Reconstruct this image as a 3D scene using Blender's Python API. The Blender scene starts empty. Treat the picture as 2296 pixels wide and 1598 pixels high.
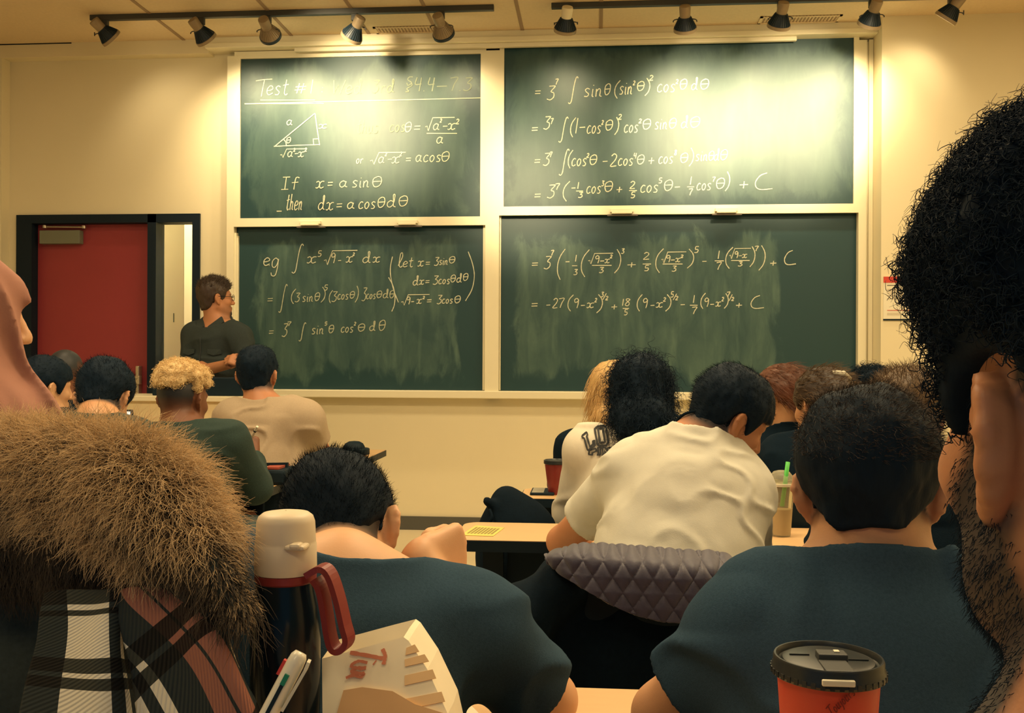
import bpy, bmesh, math, random
import numpy as np
from mathutils import Vector, Matrix, noise as mnoise

random.seed(7)
RNG = np.random.default_rng(7)
sc = bpy.context.scene
COL = sc.collection
R = math.radians

# ---------------------------------------------------------------- camera
EYE = 1.23            # camera height
F = 2200.0            # focal length in pixels of the 2296 wide frame
YAW, PITCH, ROLL = R(4.822), R(0.025), R(-0.242)
def _cam():
    c, s = math.cos(YAW), math.sin(YAW)
    Rz = np.array([[c, -s, 0], [s, c, 0], [0, 0, 1]])
    c, s = math.cos(PITCH), math.sin(PITCH)
    Rx = np.array([[1, 0, 0], [0, c, -s], [0, s, c]])
    c, s = math.cos(ROLL), math.sin(ROLL)
    Ry = np.array([[c, 0, s], [0, 1, 0], [-s, 0, c]])
    return Rz @ Rx @ Ry
CM = _cam()
cd = bpy.data.cameras.new('camera')
cam = bpy.data.objects.new('camera', cd)
COL.objects.link(cam)
mw = Matrix.Identity(4)
for i in range(3):
    mw[i][0] = CM[i, 0]; mw[i][1] = CM[i, 2]; mw[i][2] = -CM[i, 1]
mw[2][3] = EYE
cam.matrix_world = mw
cd.sensor_width = 36.0
cd.lens = F / 2296 * 36.0
cd.clip_start = 0.02
sc.camera = cam

def ray(px, py):
    d = CM @ np.array([(px - 1148) / F, 1.0, -(py - 799) / F])
    return d
def at(px, py, Y):
    """point of the room at world depth Y seen at a place of the photograph"""
    d = ray(px, py); d = d * (Y / d[1])
    return Vector((d[0], d[1], d[2] + EYE))
def atz(px, py, z):
    d = ray(px, py); d = d * ((z - EYE) / d[2])
    return Vector((d[0], d[1], z))

# ---------------------------------------------------------------- light
sc.view_settings.view_transform = 'Standard'
sc.view_settings.look = 'None'
sc.view_settings.gamma = 1.0
sc.view_settings.use_curve_mapping = False
sc.view_settings.exposure = 0.48
w = bpy.data.worlds.new('world'); sc.world = w
w.use_nodes = True
bgn = w.node_tree.nodes['Background']
bgn.inputs[0].default_value = (0.10, 0.30, 0.52, 1)
bgn.inputs[1].default_value = 0.20
WARM = (1.0, 0.77, 0.44)
def area(name, loc, sx, sy, power, rot=(0, 0, 0), color=WARM):
    l = bpy.data.lights.new(name, 'AREA'); l.shape = 'RECTANGLE'
    l.size = sx; l.size_y = sy; l.energy = power; l.color = color
    o = bpy.data.objects.new(name, l); COL.objects.link(o)
    o.location = loc; o.rotation_euler = rot
    return o
# ceiling fittings over the audience (all above the frame); the rear pair is added fill
area('ceiling_lamp', (-1.9, 2.6, 3.44), 1.2, 0.5, 34)
area('ceiling_lamp', (0.6, 2.6, 3.44), 1.2, 0.5, 36)
area('ceiling_lamp', (3.0, 3.0, 3.44), 1.2, 0.5, 26)
area('ceiling_lamp', (-1.9, 1.1, 3.44), 1.2, 0.5, 14)
area('ceiling_lamp', (0.6, 1.1, 3.44), 1.2, 0.5, 9)
area('ceiling_lamp', (-0.9, -1.3, 3.44), 1.2, 0.5, 12)  # this and the next are unseen fill, added behind the camera
area('ceiling_lamp', (1.5, -1.3, 3.44), 1.2, 0.5, 6)
def added_flood(px, py, power, cone=46, dist=1.62, soft=.10):
    # unseen floods added for glare on the boards, farther out than the tracks
    b = at(px, py, 6.9); k = (6.9 + dist) / 6.9
    l = bpy.data.lights.new('added_flood_lamp', 'SPOT'); l.energy = power; l.color = WARM; l.spot_size = R(cone); l.spot_blend = 1.0; l.shadow_soft_size = soft
    o = bpy.data.objects.new('added_flood_lamp', l); COL.objects.link(o)
    o.location = (b.x * k, 6.9 - dist, EYE + (b.z - EYE) * k)
    o.rotation_euler = Vector((0, 0, -1)).rotation_difference(b - o.location).to_euler()
added_flood(838, 268, 330); added_flood(1560, 305, 330); added_flood(1775, 285, 360); added_flood(1185, 415, 140)

area('ceiling_lamp', (-2.2, 4.7, 3.44), 1.0, 0.4, 12)
area('ceiling_lamp', (0.2, 4.7, 3.44), 1.2, 0.4, 24)
area('ceiling_lamp', (2.4, 4.7, 3.44), 1.2, 0.4, 18)

# ---------------------------------------------------------------- helpers
def tag(o, label=None, cat=None, group=None, kind=None):
    if label: o['label'] = label
    if cat: o['category'] = cat
    if group: o['group'] = group
    if kind: o['kind'] = kind
    return o
def empty(name, loc=(0, 0, 0), label=None, cat=None, group=None):
    o = bpy.data.objects.new(name, None); COL.objects.link(o)
    o.empty_display_size = 0.05
    o.location = loc
    return tag(o, label, cat, group)
def setparent(o, parent):
    if parent is not None:
        o.parent = parent
        # parts are modelled in room coordinates: a part's own matrix is the identity, only the root is offset
        if parent.parent is None: o.matrix_parent_inverse = Matrix.Translation(parent.location).inverted()
def obj(name, me, material=None, parent=None, smooth=False):
    o = bpy.data.objects.new(name, me); COL.objects.link(o)
    if material is not None:
        me.materials.clear()
        for m_ in (material if isinstance(material, (list, tuple)) else [material]):
            me.materials.append(m_)
    if smooth:
        me.polygons.foreach_set('use_smooth', [True] * len(me.polygons))
    setparent(o, parent)
    return o
def me_from(verts, faces, name='mesh'):
    me = bpy.data.meshes.new(name)
    me.from_pydata([tuple(v) for v in verts], [], faces)
    me.validate(); me.update()
    return me
class MB:
    """collects boxes, tubes and plates into one mesh"""
    def __init__(s): s.bm = bmesh.new()
    def box(s, a, b, bev=0.0):
        x0, y0, z0 = [min(a[i], b[i]) for i in range(3)]; x1, y1, z1 = [max(a[i], b[i]) for i in range(3)]
        t = bmesh.new()
        bmesh.ops.create_cube(t, size=1)
        for v in t.verts:
            v.co = Vector((x0 + (v.co.x + .5) * (x1 - x0), y0 + (v.co.y + .5) * (y1 - y0), z0 + (v.co.z + .5) * (z1 - z0)))
        if bev > 0:
            bmesh.ops.bevel(t, geom=t.edges[:], offset=bev, segments=2, affect='EDGES', profile=.5)
        s.add(t); return s
    def add(s, t, mat=None):
        if mat is not None: bmesh.ops.transform(t, matrix=mat, verts=t.verts)
        me = bpy.data.meshes.new('tmp'); t.to_mesh(me); t.free()
        s.bm.from_mesh(me); bpy.data.meshes.remove(me); return s
    def tube(s, pts, r, seg=10, closed=False, cap=True):
        pts = [Vector(p) for p in pts]; n = len(pts)
        rr = r if isinstance(r, (list, tuple)) else [r] * n
        rings = []; prev = None
        for i, p in enumerate(pts):
            if closed: t = pts[(i + 1) % n] - pts[i - 1]
            else: t = pts[min(i + 1, n - 1)] - pts[max(i - 1, 0)]
            t.normalize()
            if prev is None:
                a = Vector((0, 0, 1)) if abs(t.z) < .9 else Vector((1, 0, 0))
                u = t.cross(a).normalized()
            else:
                u = (prev - t * prev.dot(t)).normalized()
            prev = u; v = t.cross(u)
            rings.append([s.bm.verts.new(p + (u * math.cos(k * 2 * math.pi / seg) + v * math.sin(k * 2 * math.pi / seg)) * rr[i]) for k in range(seg)])
        m = n if closed else n - 1
        for i in range(m):
            A, B = rings[i], rings[(i + 1) % n]
            for k in range(seg):
                s.bm.faces.new((A[k], A[(k + 1) % seg], B[(k + 1) % seg], B[k]))
        if cap and not closed:
            s.bm.faces.new(rings[0][::-1]); s.bm.faces.new(rings[-1])
        return s
    def lathe(s, prof, mat=None, seg=32, cap0=True, cap1=True):
        t = bmesh.new(); rings = []
        for (r, z) in prof:
            rings.append([t.verts.new((r * math.cos(k * 2 * math.pi / seg), r * math.sin(k * 2 * math.pi / seg), z)) for k in range(seg)])
        for i in range(len(prof) - 1):
            for k in range(seg):
                t.faces.new((rings[i][k], rings[i][(k + 1) % seg], rings[i + 1][(k + 1) % seg], rings[i + 1][k]))
        if cap0: t.faces.new(rings[0][::-1])
        if cap1: t.faces.new(rings[-1])
        return s.add(t, mat)
    def poly(s, pts, d):
        """flat polygon pushed out by vector d"""
        a = [s.bm.verts.new(Vector(p)) for p in pts]; b = [s.bm.verts.new(Vector(p) + Vector(d)) for p in pts]
        s.bm.faces.new(a); s.bm.faces.new(b[::-1]); n = len(a)
        for i in range(n): s.bm.faces.new((a[i], b[i], b[(i + 1) % n], a[(i + 1) % n]))
        return s
    def build(s, name, material, parent=None, smooth=False, angle=None):
        bmesh.ops.recalc_face_normals(s.bm, faces=s.bm.faces)
        me = bpy.data.meshes.new(name); s.bm.to_mesh(me); s.bm.free()
        o = obj(name, me, material, parent, smooth)
        if smooth and angle is not None:
            me.set_sharp_from_angle(angle=R(angle))
        return o

def lin(c):
    return tuple(((v / 255) / 12.92 if v / 255 <= .04045 else ((v / 255 + .055) / 1.055) ** 2.4) for v in c)
MATS = {}
def mat(name, col, rough=.6, var=0.0, vscale=30.0, bump=0.0, bscale=200.0, metal=0.0, spec=.5, sheen=0.0, stretch=(1, 1, 1), attr=None, attr_col=None, sss=0, coat=0):
    if name in MATS: return MATS[name]
    m = bpy.data.materials.new(name); m.use_nodes = True
    nt = m.node_tree; b = nt.nodes['Principled BSDF']
    b.inputs['Base Color'].default_value = (*col, 1); b.inputs['Roughness'].default_value = rough
    b.inputs['Metallic'].default_value = metal; b.inputs['Specular IOR Level'].default_value = spec
    if sheen: b.inputs['Sheen Weight'].default_value = sheen
    if coat: b.inputs['Coat Weight'].default_value = coat
    if sss:
        b.inputs['Subsurface Weight'].default_value = sss
        b.inputs['Subsurface Radius'].default_value = (.012, .005, .003)
        b.inputs['Subsurface Scale'].default_value = 1.0
    tc = nt.nodes.new('ShaderNodeTexCoord'); mp = nt.nodes.new('ShaderNodeMapping')
    mp.inputs['Scale'].default_value = stretch
    nt.links.new(tc.outputs['Object'], mp.inputs['Vector'])
    src = None
    if var:
        nz = nt.nodes.new('ShaderNodeTexNoise'); nz.inputs['Scale'].default_value = vscale; nz.inputs['Detail'].default_value = 5
        nt.links.new(mp.outputs['Vector'], nz.inputs['Vector'])
        mx = nt.nodes.new('ShaderNodeMix'); mx.data_type = 'RGBA'
        mx.inputs['A'].default_value = (*[c * (1 - var) for c in col], 1); mx.inputs['B'].default_value = (*[min(1, c * (1 + var)) for c in col], 1)
        nt.links.new(nz.outputs['Fac'], mx.inputs['Factor']); src = mx.outputs['Result']
    if attr:
        at_ = nt.nodes.new('ShaderNodeAttribute'); at_.attribute_name = attr
        mx2 = nt.nodes.new('ShaderNodeMix'); mx2.data_type = 'RGBA'
        if src is not None: nt.links.new(src, mx2.inputs['A'])
        else: mx2.inputs['A'].default_value = (*col, 1)
        mx2.inputs['B'].default_value = (*attr_col, 1)
        nt.links.new(at_.outputs['Fac'], mx2.inputs['Factor']); src = mx2.outputs['Result']
    if src is not None: nt.links.new(src, b.inputs['Base Color'])
    if bump:
        n2 = nt.nodes.new('ShaderNodeTexNoise'); n2.inputs['Scale'].default_value = bscale; n2.inputs['Detail'].default_value = 4
        nt.links.new(mp.outputs['Vector'], n2.inputs['Vector'])
        bp = nt.nodes.new('ShaderNodeBump'); bp.inputs['Strength'].default_value = bump; bp.inputs['Distance'].default_value = .0012
        nt.links.new(n2.outputs['Fac'], bp.inputs['Height']); nt.links.new(bp.outputs['Normal'], b.inputs['Normal'])
    MATS[name] = m
    return m

M_wall = mat('cream_paint', (.80, .72, .50), .7, .03, 3, .06, 180)
M_ceil = mat('ceiling_tile', (.72, .58, .37), .9, .08, 60, .2, 160)
M_ceilgrid = mat('ceiling_joint', (.34, .24, .15), .9)
M_floor = mat('vinyl_floor', (.72, .62, .42), .45, .05, 8)
M_base = mat('dark_baseboard', (.085, .085, .075), .6)
M_alu = mat('cream_aluminium', (.82, .76, .55), .42, .03, 10, metal=0.0)
M_dark = mat('dark_recess', (.012, .03, .045), .8)
M_black = mat('matt_black', (.006, .018, .030), .6, .2, 20, spec=.2)
M_trackm = mat('track_black', (.05, .055, .055), .5)
M_frame = mat('black_door_frame', (.006, .015, .026), .6, spec=.2)
M_red = mat('red_door_paint', (.30, .034, .042), .5, .08, 3)
M_steel = mat('brushed_steel', (.55, .48, .36), .35, .1, 90, metal=.8)
M_closer = mat('grey_closer', (.16, .17, .12), .5)
M_lampgold = mat('bronze_lamp_can', (.33, .26, .17), .45, .1, 40, metal=.3)
M_lampwhite = mat('cream_lamp_can', (.8, .74, .55), .45)
M_lampdark = mat('ribbed_black', (.008, .022, .036), .5)
M_desk = mat('beech_laminate', (.70, .46, .235), .4, .06, 14, stretch=(1, 6, 6))
M_edge = mat('black_edging', (.006, .016, .026), .5, spec=.25)
M_paper = mat('white_paper', (.82, .78, .62), .7)
M_signred = mat('sign_red', (.62, .055, .035), .5)
M_ink = mat('faint_ink', (.40, .30, .20), .7)
M_inkdark = mat('dark_ink', (.03, .035, .04), .7)
M_chalk = mat('chalk', (.58, .60, .45), .95, .25, 260)
M_chalkfaint = mat('faint_chalk', (.26, .31, .23), .95, .35, 200)

# ---------------------------------------------------------------- room
YW = 6.9                        # front wall
def WX(px, py=480): return at(px, py, YW).x
def WZ(py, px=1148): return at(px, py, YW).z
CEIL = at(1160, 82, YW).z
XL, XR, YB = -4.9, 3.6, -2.2
YR = 6.66                       # the wall right of the boards stands forward
XRET = at(1976, 480, YR).x
def struct(o): o['kind'] = 'structure'; return o
struct(MB().box((XL, YB, -.1), (XR, YW + .3, 0)).build('floor', M_floor))
# front wall with a shallow recess at the left and a door opening
xd0, xd1 = WX(40), WX(450); zd1 = WZ(481, 240)
xrec0 = WX(22, 300); zrec = WZ(134, 240); YREC = YW
wl = MB()
wl.box((xd1, YREC, 0), (XRET + .02, YW + .2, CEIL))
wl.box((XL, YREC, 0), (xd0, YW + .2, CEIL))
wl.box((xd0, YREC, zd1), (xd1, YW + .2, CEIL))
struct(wl.build('wall_front', M_wall))
hd = MB().box((XL, YW - .10, zrec), (WX(480, 120), YW, CEIL)).box((XL, YW - .10, 0), (xrec0, YW, zrec))
struct(hd.build('trim_1', M_wall))
struct(MB().box((XRET, YR, 0), (XR, YW + .2, CEIL)).build('wall_right_front', M_wall)); 
bpy.data.objects['wall_right_front'].name = 'wall_front_right'
struct(MB().box((XL - .15, YB, 0), (XL, YW + .2, CEIL)).build('wall_left', M_wall))
struct(MB().box((XR, YB, 0), (XR + .15, YW + .2, CEIL)).build('wall_right', M_wall))
struct(MB().box((XL, YB, CEIL), (XR, YW + .3, CEIL + .15)).build('ceiling', M_ceil))
# ceiling joints: thin strips running to the front wall
cj = MB()
for px, py in ((430, 103), (668, 95), (838, 91), (985, 84), (1174, 80), (1347, 78)):
    x = atz(px, py, CEIL).x
    cj.box((x - .012, 5.2, CEIL - .004), (x + .012, YW - .005, CEIL + .01))
struct(cj.build('trim_2', M_ceilgrid))
bb = MB().box((xd1 + .02, YW - .018, 0), (XRET, YW - .001, WZ(1158, 1000)))
struct(bb.build('baseboard_front', M_base))

# ceiling vents
def vent(p0, p1, label, dark=False):
    a = atz(*p0, CEIL); b = atz(*p1, CEIL)
    x0, x1 = min(a.x, b.x), max(a.x, b.x); y0, y1 = min(a.y, b.y), max(a.y, b.y)
    r = empty('ceiling_vent', ((x0 + x1) / 2, (y0 + y1) / 2, CEIL), label, 'air vent', 'ceiling vents')
    f = MB()
    t = .018
    for q in (((x0, y0), (x1, y0 + t)), ((x0, y1 - t), (x1, y1)), ((x0, y0), (x0 + t, y1)), ((x1 - t, y0), (x1, y1))):
        f.box((*q[0], CEIL - .008), (*q[1], CEIL))
    f.build('frame', M_lampdark if dark else M_ceil, r)
    g = MB(); n = int((x1 - x0) / .022)
    for i in range(n):
        x = x0 + (i + .5) * (x1 - x0) / n
        g.box((x - .004, y0, CEIL - .006), (x + .004, y1, CEIL - .001))
    g.build('grille', M_lampdark if dark else M_ceilgrid, r)
    MB().box((x0, y0, CEIL - .002), (x1, y1, CEIL - .0005)).build('backing', M_lampdark if dark else M_ceil, r)
vent((845, 74), (1005, 56), 'pale slatted vent in the ceiling behind the fifth track light from the left')
vent((1698, 52), (1890, 32), 'cream slatted vent in the ceiling over the right pair of chalkboards')
vent((-30, 106), (160, 95), 'dark ceiling vent in the upper left corner of the room', True)

# ---------------------------------------------------------------- chalkboards
def board_mat(name, seed, x0, x1, z0, z1, dust, streak):
    """dark green slate with rubbed chalk dust, in wiped patches and downward streaks"""
    m = bpy.data.materials.new(name); m.use_nodes = True
    nt = m.node_tree; b = nt.nodes['Principled BSDF']; L = nt.links.new; N = nt.nodes.new
    b.inputs['Roughness'].default_value = .5; b.inputs['Specular IOR Level'].default_value = .6
    tc = N('ShaderNodeTexCoord')
    mp = N('ShaderNodeMapping'); mp.inputs['Location'].default_value = (seed * 3.1, 0, seed * 1.7); mp.inputs['Scale'].default_value = (2.6, 1, 1.1)
    mp.inputs['Rotation'].default_value = (0, .25, 0)
    L(tc.outputs['Object'], mp.inputs['Vector'])
    n1 = N('ShaderNodeTexNoise'); n1.inputs['Scale'].default_value = 2.2; n1.inputs['Detail'].default_value = 7; n1.inputs['Roughness'].default_value = .62; n1.inputs['Distortion'].default_value = .6
    L(mp.outputs['Vector'], n1.inputs['Vector'])
    mp2 = N('ShaderNodeMapping'); mp2.inputs['Scale'].default_value = (9, 1, 1.6); mp2.inputs['Location'].default_value = (seed, 0, 0); mp2.inputs['Rotation'].default_value = (0, -.12, 0)
    L(tc.outputs['Object'], mp2.inputs['Vector'])
    n2 = N('ShaderNodeTexNoise'); n2.inputs['Scale'].default_value = 1.6; n2.inputs['Detail'].default_value = 6; n2.inputs['Distortion'].default_value = .6
    L(mp2.outputs['Vector'], n2.inputs['Vector'])
    # wiped area: a soft rectangle a hand's breadth inside the frame, with a wavy edge
    sp = N('ShaderNodeSeparateXYZ'); L(tc.outputs['Object'], sp.inputs[0])
    def math_(op, a, c=None):
        q = N('ShaderNodeMath'); q.operation = op
        for i, v in enumerate((a, c)):
            if v is None: continue
            if isinstance(v, (int, float)): q.inputs[i].default_value = v
            else: L(v, q.inputs[i])
        return q.outputs[0]
    wob = math_('MULTIPLY', math_('SUBTRACT', n1.outputs['Fac'], .5), .55)
    dx = math_('MINIMUM', math_('SUBTRACT', sp.outputs[0], x0), math_('SUBTRACT', x1, sp.outputs[0]))
    dz = math_('MINIMUM', math_('SUBTRACT', sp.outputs[2], z0), math_('SUBTRACT', z1, sp.outputs[2]))
    dd = math_('ADD', math_('MINIMUM', dx, dz), wob)
    mr = N('ShaderNodeMapRange'); mr.interpolation_type = 'SMOOTHSTEP'
    L(dd, mr.inputs['Value']); mr.inputs['From Min'].default_value = .0; mr.inputs['From Max'].default_value = .10
    r1 = N('ShaderNodeMapRange'); L(n1.outputs['Fac'], r1.inputs['Value']); r1.inputs['From Min'].default_value = .36; r1.inputs['From Max'].default_value = .78
    r2 = N('ShaderNodeMapRange'); L(n2.outputs['Fac'], r2.inputs['Value']); r2.inputs['From Min'].default_value = .48; r2.inputs['From Max'].default_value = .80
    s1 = math_('ADD', math_('MULTIPLY', r1.outputs[0], dust), math_('MULTIPLY', r2.outputs[0], streak))
    s2 = math_('MULTIPLY', math_('ADD', s1, .09), mr.outputs[0])
    mx = N('ShaderNodeMix'); mx.data_type = 'RGBA'
    mx.inputs['A'].default_value = (.003, .040, .048, 1); mx.inputs['B'].default_value = (.15, .25, .19, 1)
    L(s2, mx.inputs['Factor'])
    L(mx.outputs['Result'], b.inputs['Base Color'])
    bp = N('ShaderNodeBump'); bp.inputs['Strength'].default_value = .05; L(n1.outputs['Fac'], bp.inputs['Height'])
    return m

# alloy surround of the whole unit
x_g, x_a = WX(517), WX(546)
x_h = at(1953, 480, YW).x
z_top = WZ(108, 1160); z_bot = WZ(892.5, 1140); z_bb = WZ(876, 1200)
zt1 = at(814, 133, YW).z; zm1 = at(812, 490.5, YW).z; zm2 = at(1520, 463.4, YW).z
zn1 = at(811, 509.5, YW).z; zn2 = at(1519, 483.2, YW).z; zt2 = at(1520, 96.5, YW).z
x_b, x_c, x_d = WX(1080, 300), WX(1132, 300), WX(1907.7, 300)
x_e, x_f0, x_f1 = WX(1090, 700), WX(1120.5, 700), WX(1918, 600)
x_l0 = WX(532, 640)
unit = empty('chalkboard_surround', (0, YW, z_bot), 'cream metal surround and chalk tray holding the four sliding green chalkboards', 'board frame')
PROJ = .075
MB().box((x_g, YW - PROJ, z_bot), (x_l0, YW, z_top - .035)).build('upright', M_alu, unit)                 # left upright
MB().box((x_e, YW - PROJ, z_bot), (x_f0, YW, z_top - .035)).build('upright', M_alu, unit)                 # mullion
MB().box((x_f1, YW - PROJ, z_bot), (WX(1936, 500), YW, z_top - .02)).box((WX(1936, 500), YW - .03, z_bot), (x_h - .03, YW, z_top - .02)).build('upright', M_alu, unit)        # right upright
MB().box((x_h - .03, YW - .05, z_bot), (x_h - .002, YW, z_top - .01)).build('side_channel', M_alu, unit)
MB().box((x_g - .016, YW - .02, z_bot), (x_g - .001, YW, z_top - .03)).build('shadow_gap', mat('brown_gap', (.10, .05, .035), .8), unit)
hdz = MB().box((WX(478, 110), YW - .16, z_top), (XRET - .0, YW, z_top + .035), .004)
hdz.box((WX(478, 110), YW - .14, z_top + .035), (XRET, YW, CEIL - .001))
hdz.build('header', M_alu, unit)
MB().box((WX(672, 115), YW - .13, z_top - .03), (WX(1778, 90), YW - .10, z_top - .001), .002).build('counterweight_cover', M_lampwhite, unit)
tr = MB().box((x_g, YW - .105, z_bot), (x_h - .03, YW - .0, z_bb), .006)
tr.build('chalk_tray', M_alu, unit)
MB().box((x_l0, YW - .012, z_bb), (x_f1, YW - .002, z_top - .004)).build('back_panel', M_dark, unit)
MB().box((x_l0 - .002, YW - .058, z_bb), (x_l0 + .014, YW - .012, zn1 - .04)).box((x_l0 + .012, YW - .045, z_bb), (x_l0 + .022, YW - .012, zn1 - .06)).build('slide_rail', M_alu, unit)

G = {
 'T': (.8, "0,.9 .4,.97 .85,1|.45,.96 .42,.5 .4,0"), 'e': (.5, "0,.26 .3,.3 .46,.4 .38,.54 .22,.56 .06,.38 .06,.14 .22,.0 .5,.12"),
 's': (.42, ".38,.5 .2,.56 .06,.44 .18,.3 .34,.18 .26,.02 .04,.02"), 't': (.42, ".22,.95 .18,.4 .19,.1 .3,0 .42,.08|0,.6 .42,.66"),
 '#': (.7, "!.18,0 .28,.9|!.45,0 .55,.9|!.03,.3 .7,.36|!.06,.58 .72,.64"), '1': (.12, "!.08,0 .09,1"), ':': (.14, "!.07,.12 .07,.18|!.07,.48 .07,.54"),
 'W': (.85, "!0,.95 .16,0 .4,.62 .6,0 .88,.95"), 'd': (.58, ".42,.44 .24,.54 .06,.38 .06,.14 .2,.02 .38,.16 .46,.5 .46,1 .36,.98 .42,.5 .46,.12 .6,.04"),
 '3': (.5, ".05,.95 .42,.97 .44,.9 .22,.58 .42,.48 .45,.2 .24,0 0,.06"), 'r': (.36, ".04,.5 .08,0|.08,.34 .2,.52 .38,.5"),
 'S': (.5, ".42,1 .2,.98 .14,.8 .4,.6 .2,.42 .1,.6|.4,.6 .44,.4 .16,.2 .3,.02 .1,-.02"), '4': (.52, ".12,1 .06,.5 .5,.52|.44,.98 .4,0"), '.': (.14, "!.05,.04 .1,.0"),
 '-': (.5, "!.05,.42 .48,.45"), '7': (.48, "0,.94 .46,1 .3,.5 .2,0"), 'a': (.55, ".42,.46 .24,.55 .05,.38 .05,.14 .2,.01 .38,.18 .45,.52|.45,.52 .4,.14 .56,.03"),
 'x': (.62, "0,.46 .14,.55 .26,.42 .24,.14 .1,0 .0,.06|.6,.54 .44,.54 .3,.4 .3,.12 .4,.0 .6,.1"),
 'q': (.5, ".25,1 .06,.8 .03,.42 .12,.06 .26,0 .42,.2 .47,.6 .4,.92 .25,1|.06,.5 .44,.54"), 'R': (1, "!0,.3 .06,.36 .12,.0 .22,1.0 1,1.03"),
 'h': (.5, ".06,1 .06,.4 .05,0|.06,.36 .22,.54 .36,.42 .36,.08 .5,.02"), 'u': (.52, ".03,.52 .05,.12 .18,.0 .36,.16 .4,.54|.4,.54 .4,.1 .54,.03"),
 'c': (.42, ".4,.5 .22,.55 .05,.34 .08,.08 .24,0 .44,.1"), 'o': (.45, ".22,.55 .05,.38 .05,.14 .2,0 .36,.16 .38,.4 .22,.55"),
 '=': (.5, "!.04,.5 .48,.53|!.04,.22 .48,.25"), 'n': (.5, ".04,.52 .06,0|.06,.34 .22,.54 .34,.42 .34,.08 .48,.02"), 'I': (.45, "!.0,1 .45,1.02|!.22,1 .22,0|!.0,0 .44,.02"),
 'f': (.45, ".46,.95 .3,1 .22,.8 .2,0|.02,.55 .42,.6"), 'g': (.5, ".42,.46 .24,.55 .06,.38 .08,.12 .24,.04 .38,.2 .44,.5 .44,.0 .36,-.38 .14,-.4 .06,-.24"),
 '5': (.5, ".46,1 .12,.97 .1,.56 .36,.54 .44,.3 .3,.04 .02,.04"), '(': (.3, ".3,1 .08,.76 0,.5 .06,.22 .26,0"), ')': (.3, "0,1 .22,.76 .3,.5 .24,.22 .04,0"),
 'J': (.4, ".4,.94 .34,1 .27,.94 .22,.7 .2,.4 .18,.1 .1,0 0,.04"), 'l': (.36, ".06,.1 .28,.7 .24,1 .12,.9 .12,.2 .24,.0 .38,.1"), '2': (.5, ".03,.82 .22,1 .42,.84 .34,.5 .04,.02 .5,.05"),
 '+': (.55, "!.05,.4 .55,.43|!.3,.68 .3,.14"), 'C': (.8, ".5,1 .2,.84 .02,.45 .1,.12 .36,0 .85,.06"), '9': (.48, ".42,.82 .24,1 .06,.82 .14,.58 .36,.66 .42,.84 .42,.4 .36,0"),
 '8': (.48, ".4,.9 .22,1 .1,.82 .38,.4 .3,.04 .1,.1 .12,.34 .42,.9"), 'i': (.14, ".05,.52 .06,.06 .16,.0|!.07,.74 .07,.79"), '/': (.36, "!.34,1 .0,0"), '_': (1, "!0,0 1,.02"), 'y': (.2, "0,.4 .1,1"),
}
def catmull(p, sub=5):
    p = [np.array(q, float) for q in p]
    if len(p) < 3: return p
    e = [2 * p[0] - p[1]] + p + [2 * p[-1] - p[-2]]
    out = []
    for i in range(1, len(e) - 2):
        for k in range(sub):
            t = k / sub
            out.append(.5 * ((2 * e[i]) + (e[i + 1] - e[i - 1]) * t + (2 * e[i - 1] - 5 * e[i] + 4 * e[i + 1] - e[i + 2]) * t * t + (3 * e[i] - e[i - 1] - 3 * e[i + 1] + e[i + 2]) * t ** 3))
    out.append(p[-1]); return out
def strokes_of(s):
    """strokes and total width of a string in letter units"""
    x = 0; res = []
    for ch in s:
        if ch == ' ': x += .45; continue
        wd, d = G[ch]
        for st in d.split('|'):
            raw = st.startswith('!'); st = st.lstrip('!')
            pts = [tuple(map(float, q.split(','))) for q in st.split()]
            pts = pts if raw else catmull(pts)
            res.append([(x + q[0], q[1]) for q in pts])
        x += wd + .14
    return res, max(x - .14, .01)
RIB = [0]
def ribbon(bm, pts, wd, nrm):
    """a flat chalk stroke of width wd along pts (Vectors); strokes lie in thin layers over one another"""
    RIB[0] += 1; pts = [p_ + nrm * (.00014 * (RIB[0] % 9) + .00003 * i_) for i_, p_ in enumerate(pts)]
    n = len(pts); L_, R_ = [], []
    for i in range(n):
        t = (pts[min(i + 1, n - 1)] - pts[max(i - 1, 0)])
        if t.length < 1e-9: t = Vector((1, 0, 0))
        s = nrm.cross(t.normalized()) * wd * .5 * random.uniform(.75, 1.15)
        L_.append(bm.verts.new(pts[i] + s)); R_.append(bm.verts.new(pts[i] - s))
    for i in range(n - 1):
        bm.faces.new((L_[i], R_[i], R_[i + 1], L_[i + 1]))
def write(parent, tokens, conv, ysurf, width, material, name='chalk_lettering'):
    bm = bmesh.new()
    for (s, x0, x1, yb, h) in tokens:
        st, W = strokes_of(s)
        for q in st:
            pts = []
            for (u, v) in q:
                px, py = conv(x0 + u / W * (x1 - x0) + ((v - .4) * h * .14 if x1 - x0 < 400 and h > 12 else 0), yb - v * h)
                p = at(px, py, ysurf); pts.append(p)
            ribbon(bm, pts, width, Vector((0, -1, 0)))
    me = bpy.data.meshes.new(name); bm.to_mesh(me); bm.free()
    return obj(name, me, material, parent)

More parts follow.
